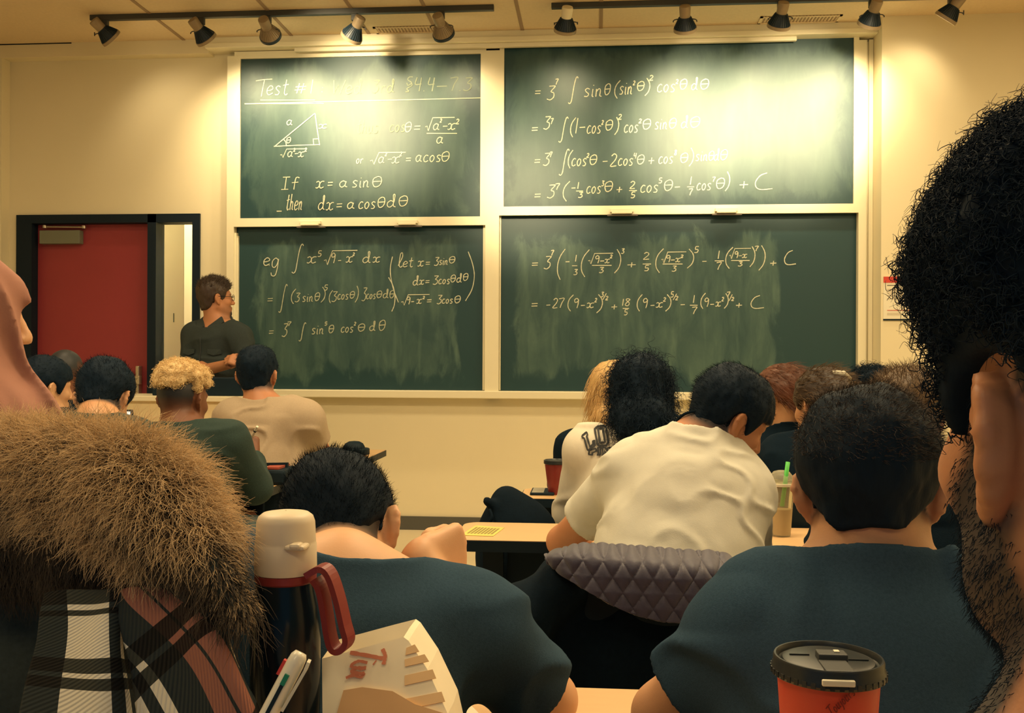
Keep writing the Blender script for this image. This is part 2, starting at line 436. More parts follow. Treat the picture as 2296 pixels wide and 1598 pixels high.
def chalkboard(x0, x1, z0, z1, ys, framew, seed, label, dust, streak, rect=None):
    """x0..x1,z0..z1: slate; framew: (left, right, bottom, top) frame widths; ys: slate face depth"""
    r = empty('chalkboard', ((x0 + x1) / 2, ys, z0), label, 'chalkboard', 'sliding green chalkboards')
    MB().box((x0 - .004, ys, z0 - .004), (x1 + .004, ys + .008, z1 + .004)).build('slate', board_mat('slate_%d' % seed, seed, WX(rect[0], 500), WX(rect[1], 500), WZ(rect[3]), WZ(rect[2]), dust, streak), r)
    l_, r_, b_, t_ = framew
    f = MB(); d = .014
    if b_: f.box((x0 - l_, ys - d, z0 - b_), (x1 + r_, ys + .006, z0))
    if t_: f.box((x0 - l_, ys - d, z1), (x1 + r_, ys + .006, z1 + t_))
    if l_: f.box((x0 - l_, ys - d, z0), (x0, ys + .006, z1))
    if r_: f.box((x1, ys - d, z0), (x1 + r_, ys + .006, z1))
    f.build('frame', M_alu, r)
    return r
def tray(board, px0, px1, py, ys, zb):
    """small finger pull on the bottom rail"""
    a, b = at(px0, py, ys).x, at(px1, py, ys).x
    MB().box((a, ys - .045, zb + .012), (b, ys - .014, zb + .036), .003).box((a + .01, ys - .06, zb + .0), (b - .01, ys - .014, zb + .012), .002).build('finger_pull', M_alu, board)
    MB().box((a - .02, ys - .04, zb - .012), (b + .03, ys - .014, zb - .002)).build('pull_lip', mat('dull_lip', (.14, .12, .10), .6), board)
YU = YW - .062   # upper boards run in the outer channel
YL = YW - .022   # lower boards slide behind
ul = chalkboard(x_a, x_b, zm1, zt1, YU, (x_a - x_l0 + .0, x_e - x_b, zm1 - zn1, .05), 1, 'upper left chalkboard headed Test #1 with a chalk triangle', .16, .10, (550, 1066, 140, 486))
ur = chalkboard(x_c, x_d, zm2, zt2, YU, (x_c - x_f0, x_f1 - x_d, zm2 - zn2, .03), 2, 'upper right chalkboard with four lines of sin and cos integrals', .12, .07, (1134, 1900, 110, 462))
ll = chalkboard(x_l0 + .016, x_e - .02, z_bb + .004, zn1 + .2, YL, (0, .018, 0, 0), 3, 'lower left chalkboard starting with the worked example eg', .26, .26, (572, 1034, 536, 852))
lr = chalkboard(x_f0 + .01, x_f1 - .006, z_bb + .004, zn2 + .2, YL, (.008, .0, 0, 0), 4, 'lower right chalkboard with two chalk lines ending in + C', .30, .24, (1146, 1760, 528, 850))
tray(ul, 675, 722, 502, YU, zn1); tray(ul, 893, 938, 502, YU, zn1)
tray(ur, 1368, 1420, 476, YU, zn2); tray(ur, 1602, 1652, 476, YU, zn2)

c1 = lambda x, y: (x * .5009, y * .5009)
c2 = lambda x, y: (1100 + x * .5209, y * .5209)
c4 = lambda x, y: (520 + x * .27536, 480 + y * .27536)
c5 = lambda x, y: (1100 + x * .392, 460 + y * .392)
e = .0015
A = YU - e; B = YL - e; wA = .0066; wB = .0064
write(ul, [('T', 1140, 1208, 432, 78), ('est', 1195, 1290, 425, 72), ('#', 1318, 1368, 418, 50), ('1', 1388, 1398, 418, 62), (':', 1438, 1448, 418, 50), ('_', 1165, 1410, 448, 1), ('_', 1165, 1400, 440, 1), ('_', 1095, 1620, 465, 1), ('_', 1600, 2150, 459, 850)][:6] + [('_', 1095, 1450, 464, 1)], c1, A, wA, M_chalk)
write(ul, [('_', 1440, 2152, 457, 900)][:0] + [('Wed', 1490, 1620, 420, 64), ('3rd', 1668, 1765, 415, 58), ('S', 1812, 1848, 410, 66), ('4.4', 1855, 1945, 408, 62), ('-', 1950, 2002, 412, 60), ('7.3', 2012, 2112, 406, 60)], c1, A, .007, M_chalkfaint)
def pline(board, segs, conv, ys, wd, m_):
    bm = bmesh.new()
    for sgm in segs:
        pts = [at(*conv(*q), ys) for q in sgm]
        ribbon(bm, pts, wd, Vector((0, -1, 0)))
    me = bpy.data.meshes.new('chalk_drawing'); bm.to_mesh(me); bm.free()
    return obj('chalk_drawing', me, m_, board)
arc = [(1262 + 20 * math.cos(a), 652 - 30 * math.sin(a)) for a in np.linspace(-.1, 1.2, 7)]
pline(ul, [[(1096, 465), (1600, 452), (2152, 438)], [(1230, 655), (1300, 597), (1410, 507)], [(1410, 507), (1420, 580), (1431, 650)], [(1226, 655), (1330, 650), (1430, 647)], [(1424, 621), (1402, 622), (1404, 646)], arc], c1, A, wA, M_chalk)
write(ul, [('a', 1284, 1310, 560, 42), ('x', 1428, 1464, 575, 34), ('q', 1282, 1302, 640, 26), ('R', 1255, 1368, 705, 38), ('a', 1288, 1312, 702, 44), ('2', 1314, 1322, 678, 14), ('-', 1318, 1336, 702, 34), ('x', 1336, 1362, 702, 40), ('2', 1364, 1374, 678, 16)], c1, A, .0062, M_chalk)
write(ul, [('thus', 1598, 1695, 596, 62), ('cos', 1745, 1815, 590, 56)], c1, A, .007, M_chalkfaint)
write(ul, [('q', 1812, 1842, 590, 44), ('=', 1852, 1882, 590, 50), ('R', 1905, 2030, 585, 58), ('a', 1940, 1968, 582, 52), ('2', 1970, 1978, 548, 16), ('-', 1980, 2004, 582, 40), ('x', 2006, 2040, 580, 50), ('2', 2042, 2055, 555, 22), ('_', 1910, 2046, 597, 1), ('a', 1955, 1985, 642, 52)], c1, A, wA, M_chalk)
write(ul, [('or', 1596, 1625, 732, 40), ('R', 1658, 1812, 735, 52), ('a', 1695, 1722, 730, 50), ('2', 1724, 1732, 698, 16), ('-', 1734, 1755, 730, 40), ('x', 1756, 1790, 730, 50), ('2', 1790, 1800, 698, 18), ('=', 1816, 1840, 728, 40), ('acos', 1862, 1975, 724, 54), ('q', 1976, 2012, 722, 44)], c1, A, .0062, M_chalk)
write(ul, [('If', 1262, 1336, 848, 55), ('x', 1416, 1452, 842, 56), ('=', 1466, 1490, 840, 46), ('a', 1520, 1556, 838, 52), ('sin', 1578, 1655, 838, 54), ('q', 1666, 1710, 836, 46)], c1, A, wA, M_chalk)
write(ul, [('then', 1282, 1355, 940, 72), ('dx', 1425, 1494, 940, 62), ('=', 1505, 1532, 936, 46), ('a', 1555, 1588, 934, 52), ('cos', 1606, 1682, 934, 56), ('q', 1690, 1724, 928, 46), ('d', 1732, 1772, 928, 56), ('q', 1784, 1826, 922, 46), ('-', 1236, 1262, 952, 16)], c1, A, wA, M_chalk)
# upper right
write(ur, [('=', 190, 216, 412, 40), ('3', 245, 276, 430, 62), ('7', 278, 290, 364, 24), ('J', 340, 368, 446, 116), ('sin', 404, 482, 416, 64), ('q', 490, 516, 408, 48), ('(', 534, 552, 424, 78), ('sin', 556, 612, 406, 62), ('2', 614, 622, 366, 18), ('q', 630, 662, 390, 40), (')', 666, 684, 412, 76), ('2', 684, 700, 346, 22)], c2, A, wA, M_chalk)
write(ur, [('cos', 718, 796, 396, 60), ('2', 798, 808, 360, 18), ('q', 814, 846, 384, 44), ('d', 864, 892, 388, 52), ('q', 902, 940, 384, 44)], c2, A, wA, M_chalk)
write(ur, [('=', 176, 204, 570, 40), ('3', 230, 256, 556, 56), ('7', 258, 268, 534, 24), ('J', 298, 326, 612, 108), ('(', 344, 360, 590, 84), ('1', 366, 372, 574, 66), ('-', 380, 408, 574, 60), ('cos', 416, 476, 574, 60), ('2', 478, 486, 536, 18), ('q', 494, 526, 560, 44), (')', 536, 550, 580, 76), ('2', 550, 564, 514, 22), ('cos', 576, 636, 570, 58), ('2', 638, 650, 530, 18), ('q', 654, 690, 556, 44), ('sin', 708, 762, 556, 54), ('q', 768, 800, 552, 44), ('d', 820, 850, 552, 52), ('q', 858, 902, 548, 46)], c2, A, wA, M_chalk)
write(ur, [('=', 188, 214, 708, 40), ('3', 228, 254, 712, 54), ('7', 254, 264, 676, 22), ('J', 300, 330, 754, 112), ('(', 334, 348, 724, 78), ('cos', 350, 414, 714, 58), ('2', 414, 424, 678, 18), ('q', 426, 458, 708, 42), ('-', 480, 504, 716, 50), ('2', 516, 544, 716, 54), ('cos', 550, 614, 712, 54), ('4', 616, 628, 682, 24), ('q', 630, 662, 706, 40), ('+', 678, 704, 712, 50), ('cos', 724, 786, 704, 54), ('6' if '6' in G else '8', 790, 802, 668, 22), ('q', 816, 850, 700, 42), (')', 856, 872, 716, 80), ('sin', 884, 936, 692, 50), ('q', 938, 962, 690, 40), ('d', 962, 984, 692, 50), ('q', 988, 1020, 688, 44)], c2, A, wA, M_chalk)
write(ur, [('=', 188, 216, 856, 40), ('3', 246, 276, 852, 58), ('7', 278, 296, 816, 26), ('(', 312, 334, 866, 86), ('-', 346, 366, 822, 30), ('1', 374, 378, 812, 28), ('_', 368, 398, 822, 2), ('3', 378, 396, 850, 24), ('cos', 414, 476, 832, 54), ('3', 478, 488, 800, 22), ('q', 490, 526, 824, 44), ('+', 540, 566, 834, 44), ('2', 600, 622, 812, 32), ('_', 596, 630, 820, 2), ('5', 604, 622, 852, 26), ('cos', 646, 722, 828, 56), ('5', 724, 738, 788, 22), ('q', 746, 784, 820, 46), ('-', 790, 816, 822, 40), ('1', 858, 863, 794, 34), ('_', 846, 876, 804, 2), ('7', 852, 868, 840, 28), ('cos', 888, 950, 818, 52), ('7', 954, 966, 782, 20), ('q', 970, 1008, 812, 46), (')', 1012, 1028, 822, 84), ('+', 1068, 1108, 818, 56), ('C', 1138, 1212, 816, 72)], c2, A, wA, M_chalk)
# lower left
write(ll, [('e', 258, 312, 418, 110), ('.', 300, 312, 418, 40), ('g', 325, 386, 440, 150), ('J', 500, 566, 480, 236), ('x', 615, 690, 398, 94), ('5', 700, 730, 346, 48), ('R', 752, 1012, 412, 114), ('9', 805, 842, 398, 82), ('-', 862, 890, 398, 48), ('x', 932, 986, 392, 84), ('2', 984, 1000, 338, 24), ('d', 1064, 1130, 398, 90), ('x', 1150, 1208, 392, 78)], c4, B, wB, M_chalk)
write(ll, [('l', 1352, 1392, 432, 116), ('et', 1394, 1474, 430, 80), ('x', 1516, 1564, 424, 76), ('=', 1576, 1614, 422, 60), ('3', 1650, 1684, 418, 68), ('sin', 1690, 1760, 412, 66), ('q', 1768, 1818, 398, 54), ('d', 1474, 1520, 580, 76), ('x', 1526, 1566, 572, 64), ('=', 1574, 1610, 570, 56), ('3', 1640, 1678, 572, 72), ('cos', 1684, 1776, 568, 70), ('q', 1780, 1822, 552, 58), ('d', 1830, 1872, 556, 70), ('q', 1882, 1924, 540, 58)], c4, B, wB, M_chalk)
write(ll, [('R', 1380, 1602, 742, 86), ('9', 1420, 1452, 734, 62), ('-', 1458, 1484, 732, 46), ('x', 1506, 1548, 728, 64), ('2', 1554, 1570, 690, 22), ('=', 1586, 1626, 728, 60), ('3', 1672, 1708, 730, 72), ('cos', 1712, 1800, 726, 64), ('q', 1812, 1862, 722, 58)], c4, B, wB, M_chalk)
pline(ll, [catmull([(1308, 345), (1294, 410), (1290, 470), (1300, 545), (1322, 630), (1356, 718)]), catmull([(1276, 515), (1310, 580), (1328, 660), (1322, 740), (1302, 792)]), catmull([(1924, 305), (1958, 400), (1974, 500), (1955, 610), (1902, 706)])], c4, B, wB, M_chalk)
M_chalkmid = mat('soft_chalk', (.42, .45, .32), .95, .3, 220)
write(ll, [('=', 288, 334, 722, 70), ('J', 392, 434, 800, 228), ('(', 484, 512, 730, 122), ('3', 516, 552, 714, 74), ('sin', 576, 664, 712, 78), ('q', 674, 716, 704, 66), (')', 728, 758, 718, 126), ('5', 752, 780, 620, 44), ('(', 792, 812, 724, 104), ('3', 816, 854, 712, 84), ('cos', 862, 950, 694, 76), ('q', 960, 1000, 684, 56), (')', 1008, 1028, 718, 134), ('3', 1062, 1094, 706, 110), ('cos', 1096, 1172, 690, 72), ('q', 1178, 1222, 680, 56), ('d', 1230, 1276, 684, 70), ('q', 1284, 1322, 682, 62)], c4, B, wB, M_chalkmid)
write(ll, [('=', 300, 340, 986, 70), ('3', 412, 452, 996, 108), ('7', 452, 480, 910, 34), ('J', 552, 592, 1032, 148), ('sin', 652, 750, 976, 84), ('5', 756, 776, 905, 28), ('q', 788, 830, 966, 64), ('cos', 890, 990, 962, 78), ('2', 996, 1010, 905, 26), ('q', 1026, 1084, 952, 60), ('d', 1120, 1170, 950, 76), ('q', 1196, 1250, 946, 84)], c4, B, .007, M_chalkmid)
# lower right
write(lr, [('=', 234, 272, 354, 46), ('3', 308, 344, 364, 74), ('7', 344, 360, 288, 30), ('(', 382, 412, 426, 176), ('-', 426, 452, 336, 30), ('1', 482, 490, 322, 38), ('_', 466, 496, 346, 3), ('3', 476, 496, 398, 32), ('(', 518, 552, 410, 156), ('R', 560, 696, 336, 60), ('9', 596, 622, 332, 44), ('-', 624, 650, 332, 30), ('x', 654, 682, 330, 40), ('2', 684, 696, 302, 18), ('_', 580, 692, 344, 3), ('3', 622, 646, 386, 32), (')', 712, 742, 388, 136), ('3', 748, 764, 276, 28), ('+', 778, 830, 362, 52), ('2', 874, 908, 310, 40), ('_', 870, 918, 336, 3), ('5', 880, 906, 376, 32), ('(', 944, 978, 386, 138), ('R', 978, 1114, 330, 62), ('9', 1002, 1028, 326, 40), ('-', 1030, 1054, 326, 30), ('x', 1058, 1086, 324, 38), ('2', 1088, 1102, 300, 16), ('_', 984, 1098, 336, 3), ('3', 1038, 1062, 378, 32), (')', 1126, 1160, 360, 110), ('5', 1166, 1190, 272, 36)], c5, B, .0064, M_chalk)
write(lr, [('-', 1208, 1236, 334, 30), ('1', 1300, 1306, 306, 46), ('_', 1282, 1334, 318, 4), ('7', 1290, 1318, 368, 42), ('(', 1344, 1376, 362, 122), ('R', 1366, 1484, 306, 58), ('9', 1394, 1416, 302, 38), ('-', 1418, 1438, 302, 30), ('x', 1440, 1468, 300, 36), ('_', 1376, 1482, 316, 3), ('3', 1416, 1440, 348, 26), (')', 1486, 1510, 352, 116), ('7', 1510, 1530, 262, 28), (')', 1538, 1568, 372, 142), ('+', 1596, 1634, 352, 50), ('C', 1680, 1746, 340, 82)], c5, B, .0064, M_chalk)
write(lr, [('=', 232, 270, 588, 50), ('-', 316, 342, 590, 44), ('2', 356, 384, 588, 56), ('7', 388, 418, 586, 54), ('(', 442, 466, 606, 94), ('9', 474, 504, 588, 56), ('-', 514, 540, 590, 40), ('x', 552, 592, 586, 50), ('2', 596, 608, 554, 22), (')', 608, 638, 616, 106), ('3', 632, 646, 524, 28), ('/', 644, 660, 540, 36), ('2', 658, 672, 542, 22), ('+', 688, 724, 602, 50), ('1', 754, 758, 574, 38), ('8', 766, 800, 576, 42), ('_', 756, 792, 590, 3), ('5', 764, 784, 628, 32), ('(', 838, 860, 606, 96), ('9', 868, 898, 588, 56), ('-', 912, 938, 590, 40), ('x', 948, 986, 584, 50), ('2', 988, 1002, 550, 22), (')', 1002, 1030, 606, 96), ('5', 1030, 1048, 526, 32), ('/', 1046, 1062, 542, 36), ('2', 1058, 1072, 542, 22), ('-', 1084, 1112, 586, 40), ('1', 1158, 1164, 558, 44), ('_', 1140, 1184, 572, 4), ('7', 1150, 1178, 622, 40), ('(', 1202, 1222, 592, 90), ('9', 1220, 1248, 580, 50), ('-', 1254, 1278, 584, 40), ('x', 1288, 1318, 578, 46), ('2', 1322, 1334, 548, 22), (')', 1338, 1358, 590, 86), ('7', 1350, 1368, 526, 30), ('/', 1366, 1380, 546, 36), ('2', 1378, 1392, 546, 20), ('+', 1400, 1438, 592, 48), ('C', 1488, 1562, 590, 74)], c5, B, .0064, M_chalk)

# ---------------------------------------------------------------- track lights
def track(p0, p1, zt, label):
    a = atz(*p0, zt); b = atz(*p1, zt); y = (a.y + b.y) / 2
    r = MB().box((a.x, y - .018, zt - .002), (b.x, y + .018, CEIL), .003).build('lighting_track', M_trackm)
    tag(r, label, 'lighting track'); return y
ZT = CEIL - .034
YT = track((215, 54), (1105, 15), ZT, 'dark ceiling track over the left chalkboards carrying five spotlights')
YT2 = YT - .02
def rotz_to(d):
    return Vector((0, 0, -1)).rotation_difference(Vector(d)).to_matrix().to_4x4()
def track_light(px, py, aim, label, dark=True, gold=False, white=False, power=0, size=1.0, yt=None, blend=.8, cone=80, lampaim=None):
    yt = yt or YT
    c = at(px, py, yt)                       # middle of the lamp head
    r = empty('track_light', (c.x, yt, ZT), label, 'spotlight', 'spotlights on the ceiling tracks')
    # adapter and stem
    MB().box((c.x - .02, yt - .016, ZT - .045), (c.x + .02, yt + .016, ZT), .004).lathe([(.014, 0), (.008, -.05)][::-1], Matrix.Translation((c.x, yt, ZT - .04)), 12).build('adapter', M_trackm, r)
    aim = Vector(aim).normalized()
    rot = rotz_to(aim)
    # yoke: a wire hoop from the adapter down to both sides of the head
    hw = .074; zt_ = ZT - .085; pts = []
    for k in range(19):
        a = k / 18; u = -1 + 2 * a
        if a < .3: q = (-hw, c.z + (zt_ - .02 - c.z) * (a / .3))
        elif a > .7: q = (hw, c.z + (zt_ - .02 - c.z) * ((1 - a) / .3))
        else:
            th = math.pi * (1 - (a - .3) / .4); q = (hw * math.copysign(abs(math.cos(th)) ** .5, math.cos(th)), zt_ - .02 + .02 * math.sin(th) ** .5 if math.sin(th) > 0 else zt_ - .02)
        pts.append((c.x + q[0], yt, q[1]))
    MB().tube(pts, .0035, 8).build('yoke', M_trackm, r, True)
    T = Matrix.Translation(c) @ rot @ Matrix.Scale(1.15, 4)
    # ribbed cone (reflector housing): axis -z = aim
    prof = [(.024, .03), (.030, .024), (.058, -.032), (.060, -.046), (.056, -.05)]
    hm = MB().lathe(prof, T, 36, True, False)
    for k in range(28):
        a = k * 2 * math.pi / 28
        t = bmesh.new(); bmesh.ops.create_cube(t, size=1)
        d = Vector((.059 - .033, 0, -.056)); 
        for v in t.verts:
            l = v.co.z + .5
            rr = .033 + .026 * (1 - l) + v.co.x * .005
            v.co = Vector((rr, v.co.y * .0035, -.032 + .054 * l))
        hm.add(t, T @ Matrix.Rotation(a, 4, 'Z'))
    hm.build('reflector_housing', M_lampgold if gold else M_lampdark, r, True, 40)
    MB().lathe([(.060, -.034), (.0635, -.036), (.0635, -.052), (.058, -.053), (.056, -.046)], T, 36, False, False).build('trim_ring', M_lampdark if gold else M_lampgold, r, True, 40)
    MB().lathe([(.0275, .024), (.029, .03), (.031, .078), (.029, .086), (.012, .09)], T, 24).build('lamp_can', M_lampwhite if white else M_lampgold, r, True, 40)
    top = T @ Vector((0.0, 0, .088)); st = Vector((c.x, yt, ZT - .085))
    mid = (top + st) / 2 + Vector((0, .01, .012))
    MB().tube([tuple(q) for q in catmull([tuple(st), tuple(mid), tuple(top)], 5)], .0045, 8).build('cable', M_trackm, r, True)
    g = MB().lathe([(.001, -.044), (.054, -.046)], T, 30, False, False)
    em = MATS.get('lamp_glow')
    if em is None:
        em = bpy.data.materials.new('lamp_glow'); em.use_nodes = True
        bs = em.node_tree.nodes['Principled BSDF']; bs.inputs['Emission Color'].default_value = (1, .8, .45, 1); bs.inputs['Emission Strength'].default_value = 6; MATS['lamp_glow'] = em
    g.build('lens', em if power else M_lampwhite, r, True)
    if power:
        l = bpy.data.lights.new('spot_bulb', 'SPOT'); l.energy = power; l.color = WARM; l.spot_size = R(cone); l.spot_blend = blend; l.shadow_soft_size = size * .05
        o = bpy.data.objects.new('spot_bulb', l); COL.objects.link(o)
        o.location = c + aim * .065
        la = Vector(lampaim).normalized() if lampaim else aim
        o.rotation_euler = Vector((0, 0, -1)).rotation_difference(la).to_euler()
    return c
TL = 'track spotlight '
SPOTS = [
 ((236, 72), (.50, .62, -.6), TL + 'at the far left end of the track, above the red door', {}, 8),
 ((452, 73), (.34, .62, -.6), TL + 'second from the left, above the cream wall beside the boards', {}, 40),
 ((601, 68), (.03, .86, -.42), TL + 'third from the left with a bronze back, in the brightest patch of ceiling', dict(gold=True), 40),
 ((795, 68), (-.52, .5, -.65), TL + 'fourth from the left, turned to show its can at the right', {}, 28),
 ((990, 62), (.14, .8, -.5), TL + 'fifth from the left, bronze backed, near the left track end', dict(gold=True), 20),
 ((1269, 50), (-.12, .62, -.75), TL + 'with a cream can, over the left part of the right chalkboards', dict(white=True), 20),
 ((1536, 48), (.07, .62, -.75), TL + 'with a can leaning left, over the middle of the right chalkboards', {}, 26),
 ((1750, 40), (-.10, .62, -.75), TL + 'with its can leaning right, in front of the right ceiling vent', {}, 26),
 ((1955, 36), (-.16, .62, -.72), TL + 'over the right end of the chalkboards by the corner', {}, 40),
 ((2133, 24), (-.5, .4, -.75), TL + 'at the far right, against the cream wall above the notice', {}, 8),
]
for (p, aim, lab, kw, pw) in SPOTS:
    track_light(*p, aim, lab, power=pw, cone=105, blend=.9, lampaim=(aim[0] * .5, .62, -.72), **kw)
a_ = atz(1235, 8, ZT); b_ = atz(2300, -40, ZT)
tag(MB().box((a_.x, YT - .018, ZT), (b_.x, YT + .018, CEIL), .003).build('lighting_track', M_trackm), 'dark ceiling track over the right chalkboards, mostly above the frame edge', 'lighting track')

# ---------------------------------------------------------------- door, sidelight, notice
dr = empty('door_1', ((xd0 + xd1) / 2, YW, 0)); dr['kind'] = 'structure'
xm0, xm1 = WX(333, 640), WX(352, 640); xs1 = WX(433, 640); xl0 = WX(74, 640); zl1 = WZ(509, 220)
fm = MB()
fm.box((xd0, YW - .02, 0), (xl0, YW + .12, zd1)); fm.box((xs1, YW - .02, 0), (xd1, YW + .12, zd1)); fm.box((xl0, YW - .02, WZ(500, 240)), (xs1, YW + .12, zd1)); fm.box((xm0, YW - .02, 0), (xm1, YW + .12, zd1))
fm.build('door_frame', M_frame, dr)
MB().box((xl0, YW + .06, .01), (xm0, YW + .105, WZ(500, 240)), .003).build('door_leaf', M_red, dr)
cl = MB().box((at(88, 518, YW).x, YW + .0, WZ(546, 130)), (at(178, 518, YW).x, YW + .06, WZ(516, 130)), .004)
cl = cl.build('door_closer', M_closer, dr)
am = MB().tube([at(100, 508, YW + .02), at(188, 509, YW + .02)], .006, 8)
am.lathe([(.014, -.01), (.014, .01)], Matrix.Translation(at(100, 508, YW + .02)), 12).lathe([(.014, -.01), (.014, .01)], Matrix.Translation(at(188, 509, YW + .02)), 12)
am.build('closer_arm', M_steel, cl)
ex = MB().box(at(303, 884, YW + .005), at(319, 820, YW + .06), .006).build('exit_device', M_steel, dr)
MB().box(at(284, 862, YW - .02), at(318, 842, YW + .02), .005).build('push_bar', M_steel, dr)
gl = bpy.data.materials.new('clear_glass'); gl.use_nodes = True
gb = gl.node_tree.nodes['Principled BSDF']; gb.inputs['Transmission Weight'].default_value = 1; gb.inputs['Roughness'].default_value = .02; gb.inputs['IOR'].default_value = 1.03; gb.inputs['Base Color'].default_value = (.97, .97, .92, 1)
MB().box((xm1, YW + .07, .1), (xs1, YW + .076, WZ(500, 400))).build('glass_pane', gl, dr)
# corridor seen through the sidelight
struct(MB().box((xd0 - .8, YW + 1.5, 0), (xd1 + 1.6, YW + 1.6, CEIL)).build('wall_corridor', M_wall))
struct(MB().box((at(413, 640, YW + .9).x, YW + .9, 0), (at(413, 640, YW + .9).x + .5, YW + 1.5, CEIL)).build('wall_corridor_pier', mat('pale_paint', (.86, .84, .66), .6)))
bpy.data.objects['wall_corridor_pier'].name = 'wall_corridor_side'
struct(MB().box((xd0 - .8, YW + .3, -.1), (xd1 + 1.6, YW + 1.6, 0)).build('floor_corridor', M_floor))
area('corridor_lamp', (xs1 - .1, YW + .7, 3.2), .6, .4, 60, color=(1, .86, .55))
tag(MB().box(at(388, 722, YW + 1.49), at(391, 702, YW + 1.5), .001).build('wall_switch', M_closer), 'small wall switch in the corridor behind the glass sidelight', 'switch')

# evacuation notice on the wall at the right
ns0, ns1 = at(1981, 620, YR - .006), at(2104, 715, YR - .006)
nt_ = empty('wall_notice', ((ns0.x + ns1.x) / 2, YR, ns1.z), 'white notice with a red header on the cream wall, partly behind a head', 'notice')
MB().box((ns0.x, YR - .006, ns1.z), (ns1.x, YR, ns0.z), .001).build('sheet', M_paper, nt_)
MB().box((ns0.x, YR - .009, ns0.z - .040), (ns1.x, YR - .006, ns0.z)).build('red_header', M_signred, nt_)
MB().box((ns0.x, YR - .008, ns1.z - .010), (ns1.x, YR - .0005, ns1.z)).build('bottom_edge', M_black, nt_)
cn = lambda x, y: (1940 + x * .0876, 600 + y * .0876)
ln = MB()
def inkbar(x0, y0, x1, y1): 
    a, b = at(*cn(x0, y0), YR - .0075), at(*cn(x1, y1), YR - .0065); ln.box(a, b)
for y in (550, 590, 640, 710, 790): inkbar(560, y, 810, y + 10)
for y in (1160, 1200): inkbar(560, y, 900, y + 8)
inkbar(945, 630, 958, 860); inkbar(980, 945, 1580, 953); inkbar(1000, 520, 1580, 528); inkbar(1060, 715, 1580, 722); inkbar(1060, 765, 1580, 772)
for x in range(1060, 1590, 74): inkbar(x, 520, x + 8, 715); inkbar(x, 765, x + 8, 945)
ln.build('printed_plan', M_ink, nt_)
bm = bmesh.new()
pass
MB().box(at(*cn(560, 445), YR - .0075), at(*cn(775, 460), YR - .0065)).box(at(*cn(805, 445), YR - .0075), at(*cn(1020, 462), YR - .0065)).build('printed_heading', M_inkdark, nt_)
bm.free()
MB().box(at(*cn(560, 1085), YR - .0075), at(*cn(1160, 1100), YR - .0065)).build('red_line', M_signred, nt_)
sh = [at(*cn(x, y), YR - .0068) for x, y in ((1285, 1085), (1345, 1085), (1345, 1130), (1315, 1165), (1285, 1130))]
MB().poly(sh, (0, -.0008, 0)).build('shield_crest', M_inkdark, nt_)

# ================================================================ people: signed distance fields meshed by surface nets
f32 = np.float32
def A3(v): return np.array((v[0], v[1], v[2]), dtype=f32)
def s_ell(P, c, r, M=None):
    q = P - A3(c)
    if M is not None: q = q @ M.astype(f32)
    r = A3(r)
    k0 = np.sqrt(((q / r) ** 2).sum(1)) + 1e-6; k1 = np.sqrt(((q / (r * r)) ** 2).sum(1)) + 1e-6
    return k0 * (k0 - 1) / k1
def s_cone(P, a, b, ra, rb):
    a = A3(a); b = A3(b); ba = b - a; l2 = float((ba * ba).sum()) + 1e-9
    pa = P - a; h = np.clip(pa @ ba / l2, 0, 1)
    d = pa - h[:, None] * ba
    return np.sqrt((d * d).sum(1)) - (ra + (rb - ra) * h)
def s_sph(P, c, r):
    d = P - A3(c); return np.sqrt((d * d).sum(1)) - r
def smin(a, b, k):
    h = np.clip(.5 + .5 * (b - a) / k, 0, 1)
    return b + (a - b) * h - k * h * (1 - h)
def smax(a, b, k): return -smin(-a, -b, k)
def _hash(ix, iy, iz, seed):
    h = (ix * 374761393 + iy * 668265263 + iz * 2147483647 + seed * 974634777) & 0xffffffff
    h = ((h ^ (h >> 13)) * 1274126177) & 0xffffffff
    return ((h ^ (h >> 16)) & 0xffff).astype(f32) / 65535.0
def vnoise(P, freq, seed=0):
    q = P * np.asarray(freq, dtype=f32); i = np.floor(q).astype(np.int64); f = q - i; f = f * f * (3 - 2 * f)
    out = 0
    for dx in (0, 1):
        for dy in (0, 1):
            for dz in (0, 1):
                w_ = (f[:, 0] if dx else 1 - f[:, 0]) * (f[:, 1] if dy else 1 - f[:, 1]) * (f[:, 2] if dz else 1 - f[:, 2])
                out = out + w_ * _hash(i[:, 0] + dx, i[:, 1] + dy, i[:, 2] + dz, seed)
    return (out - .5) * 2
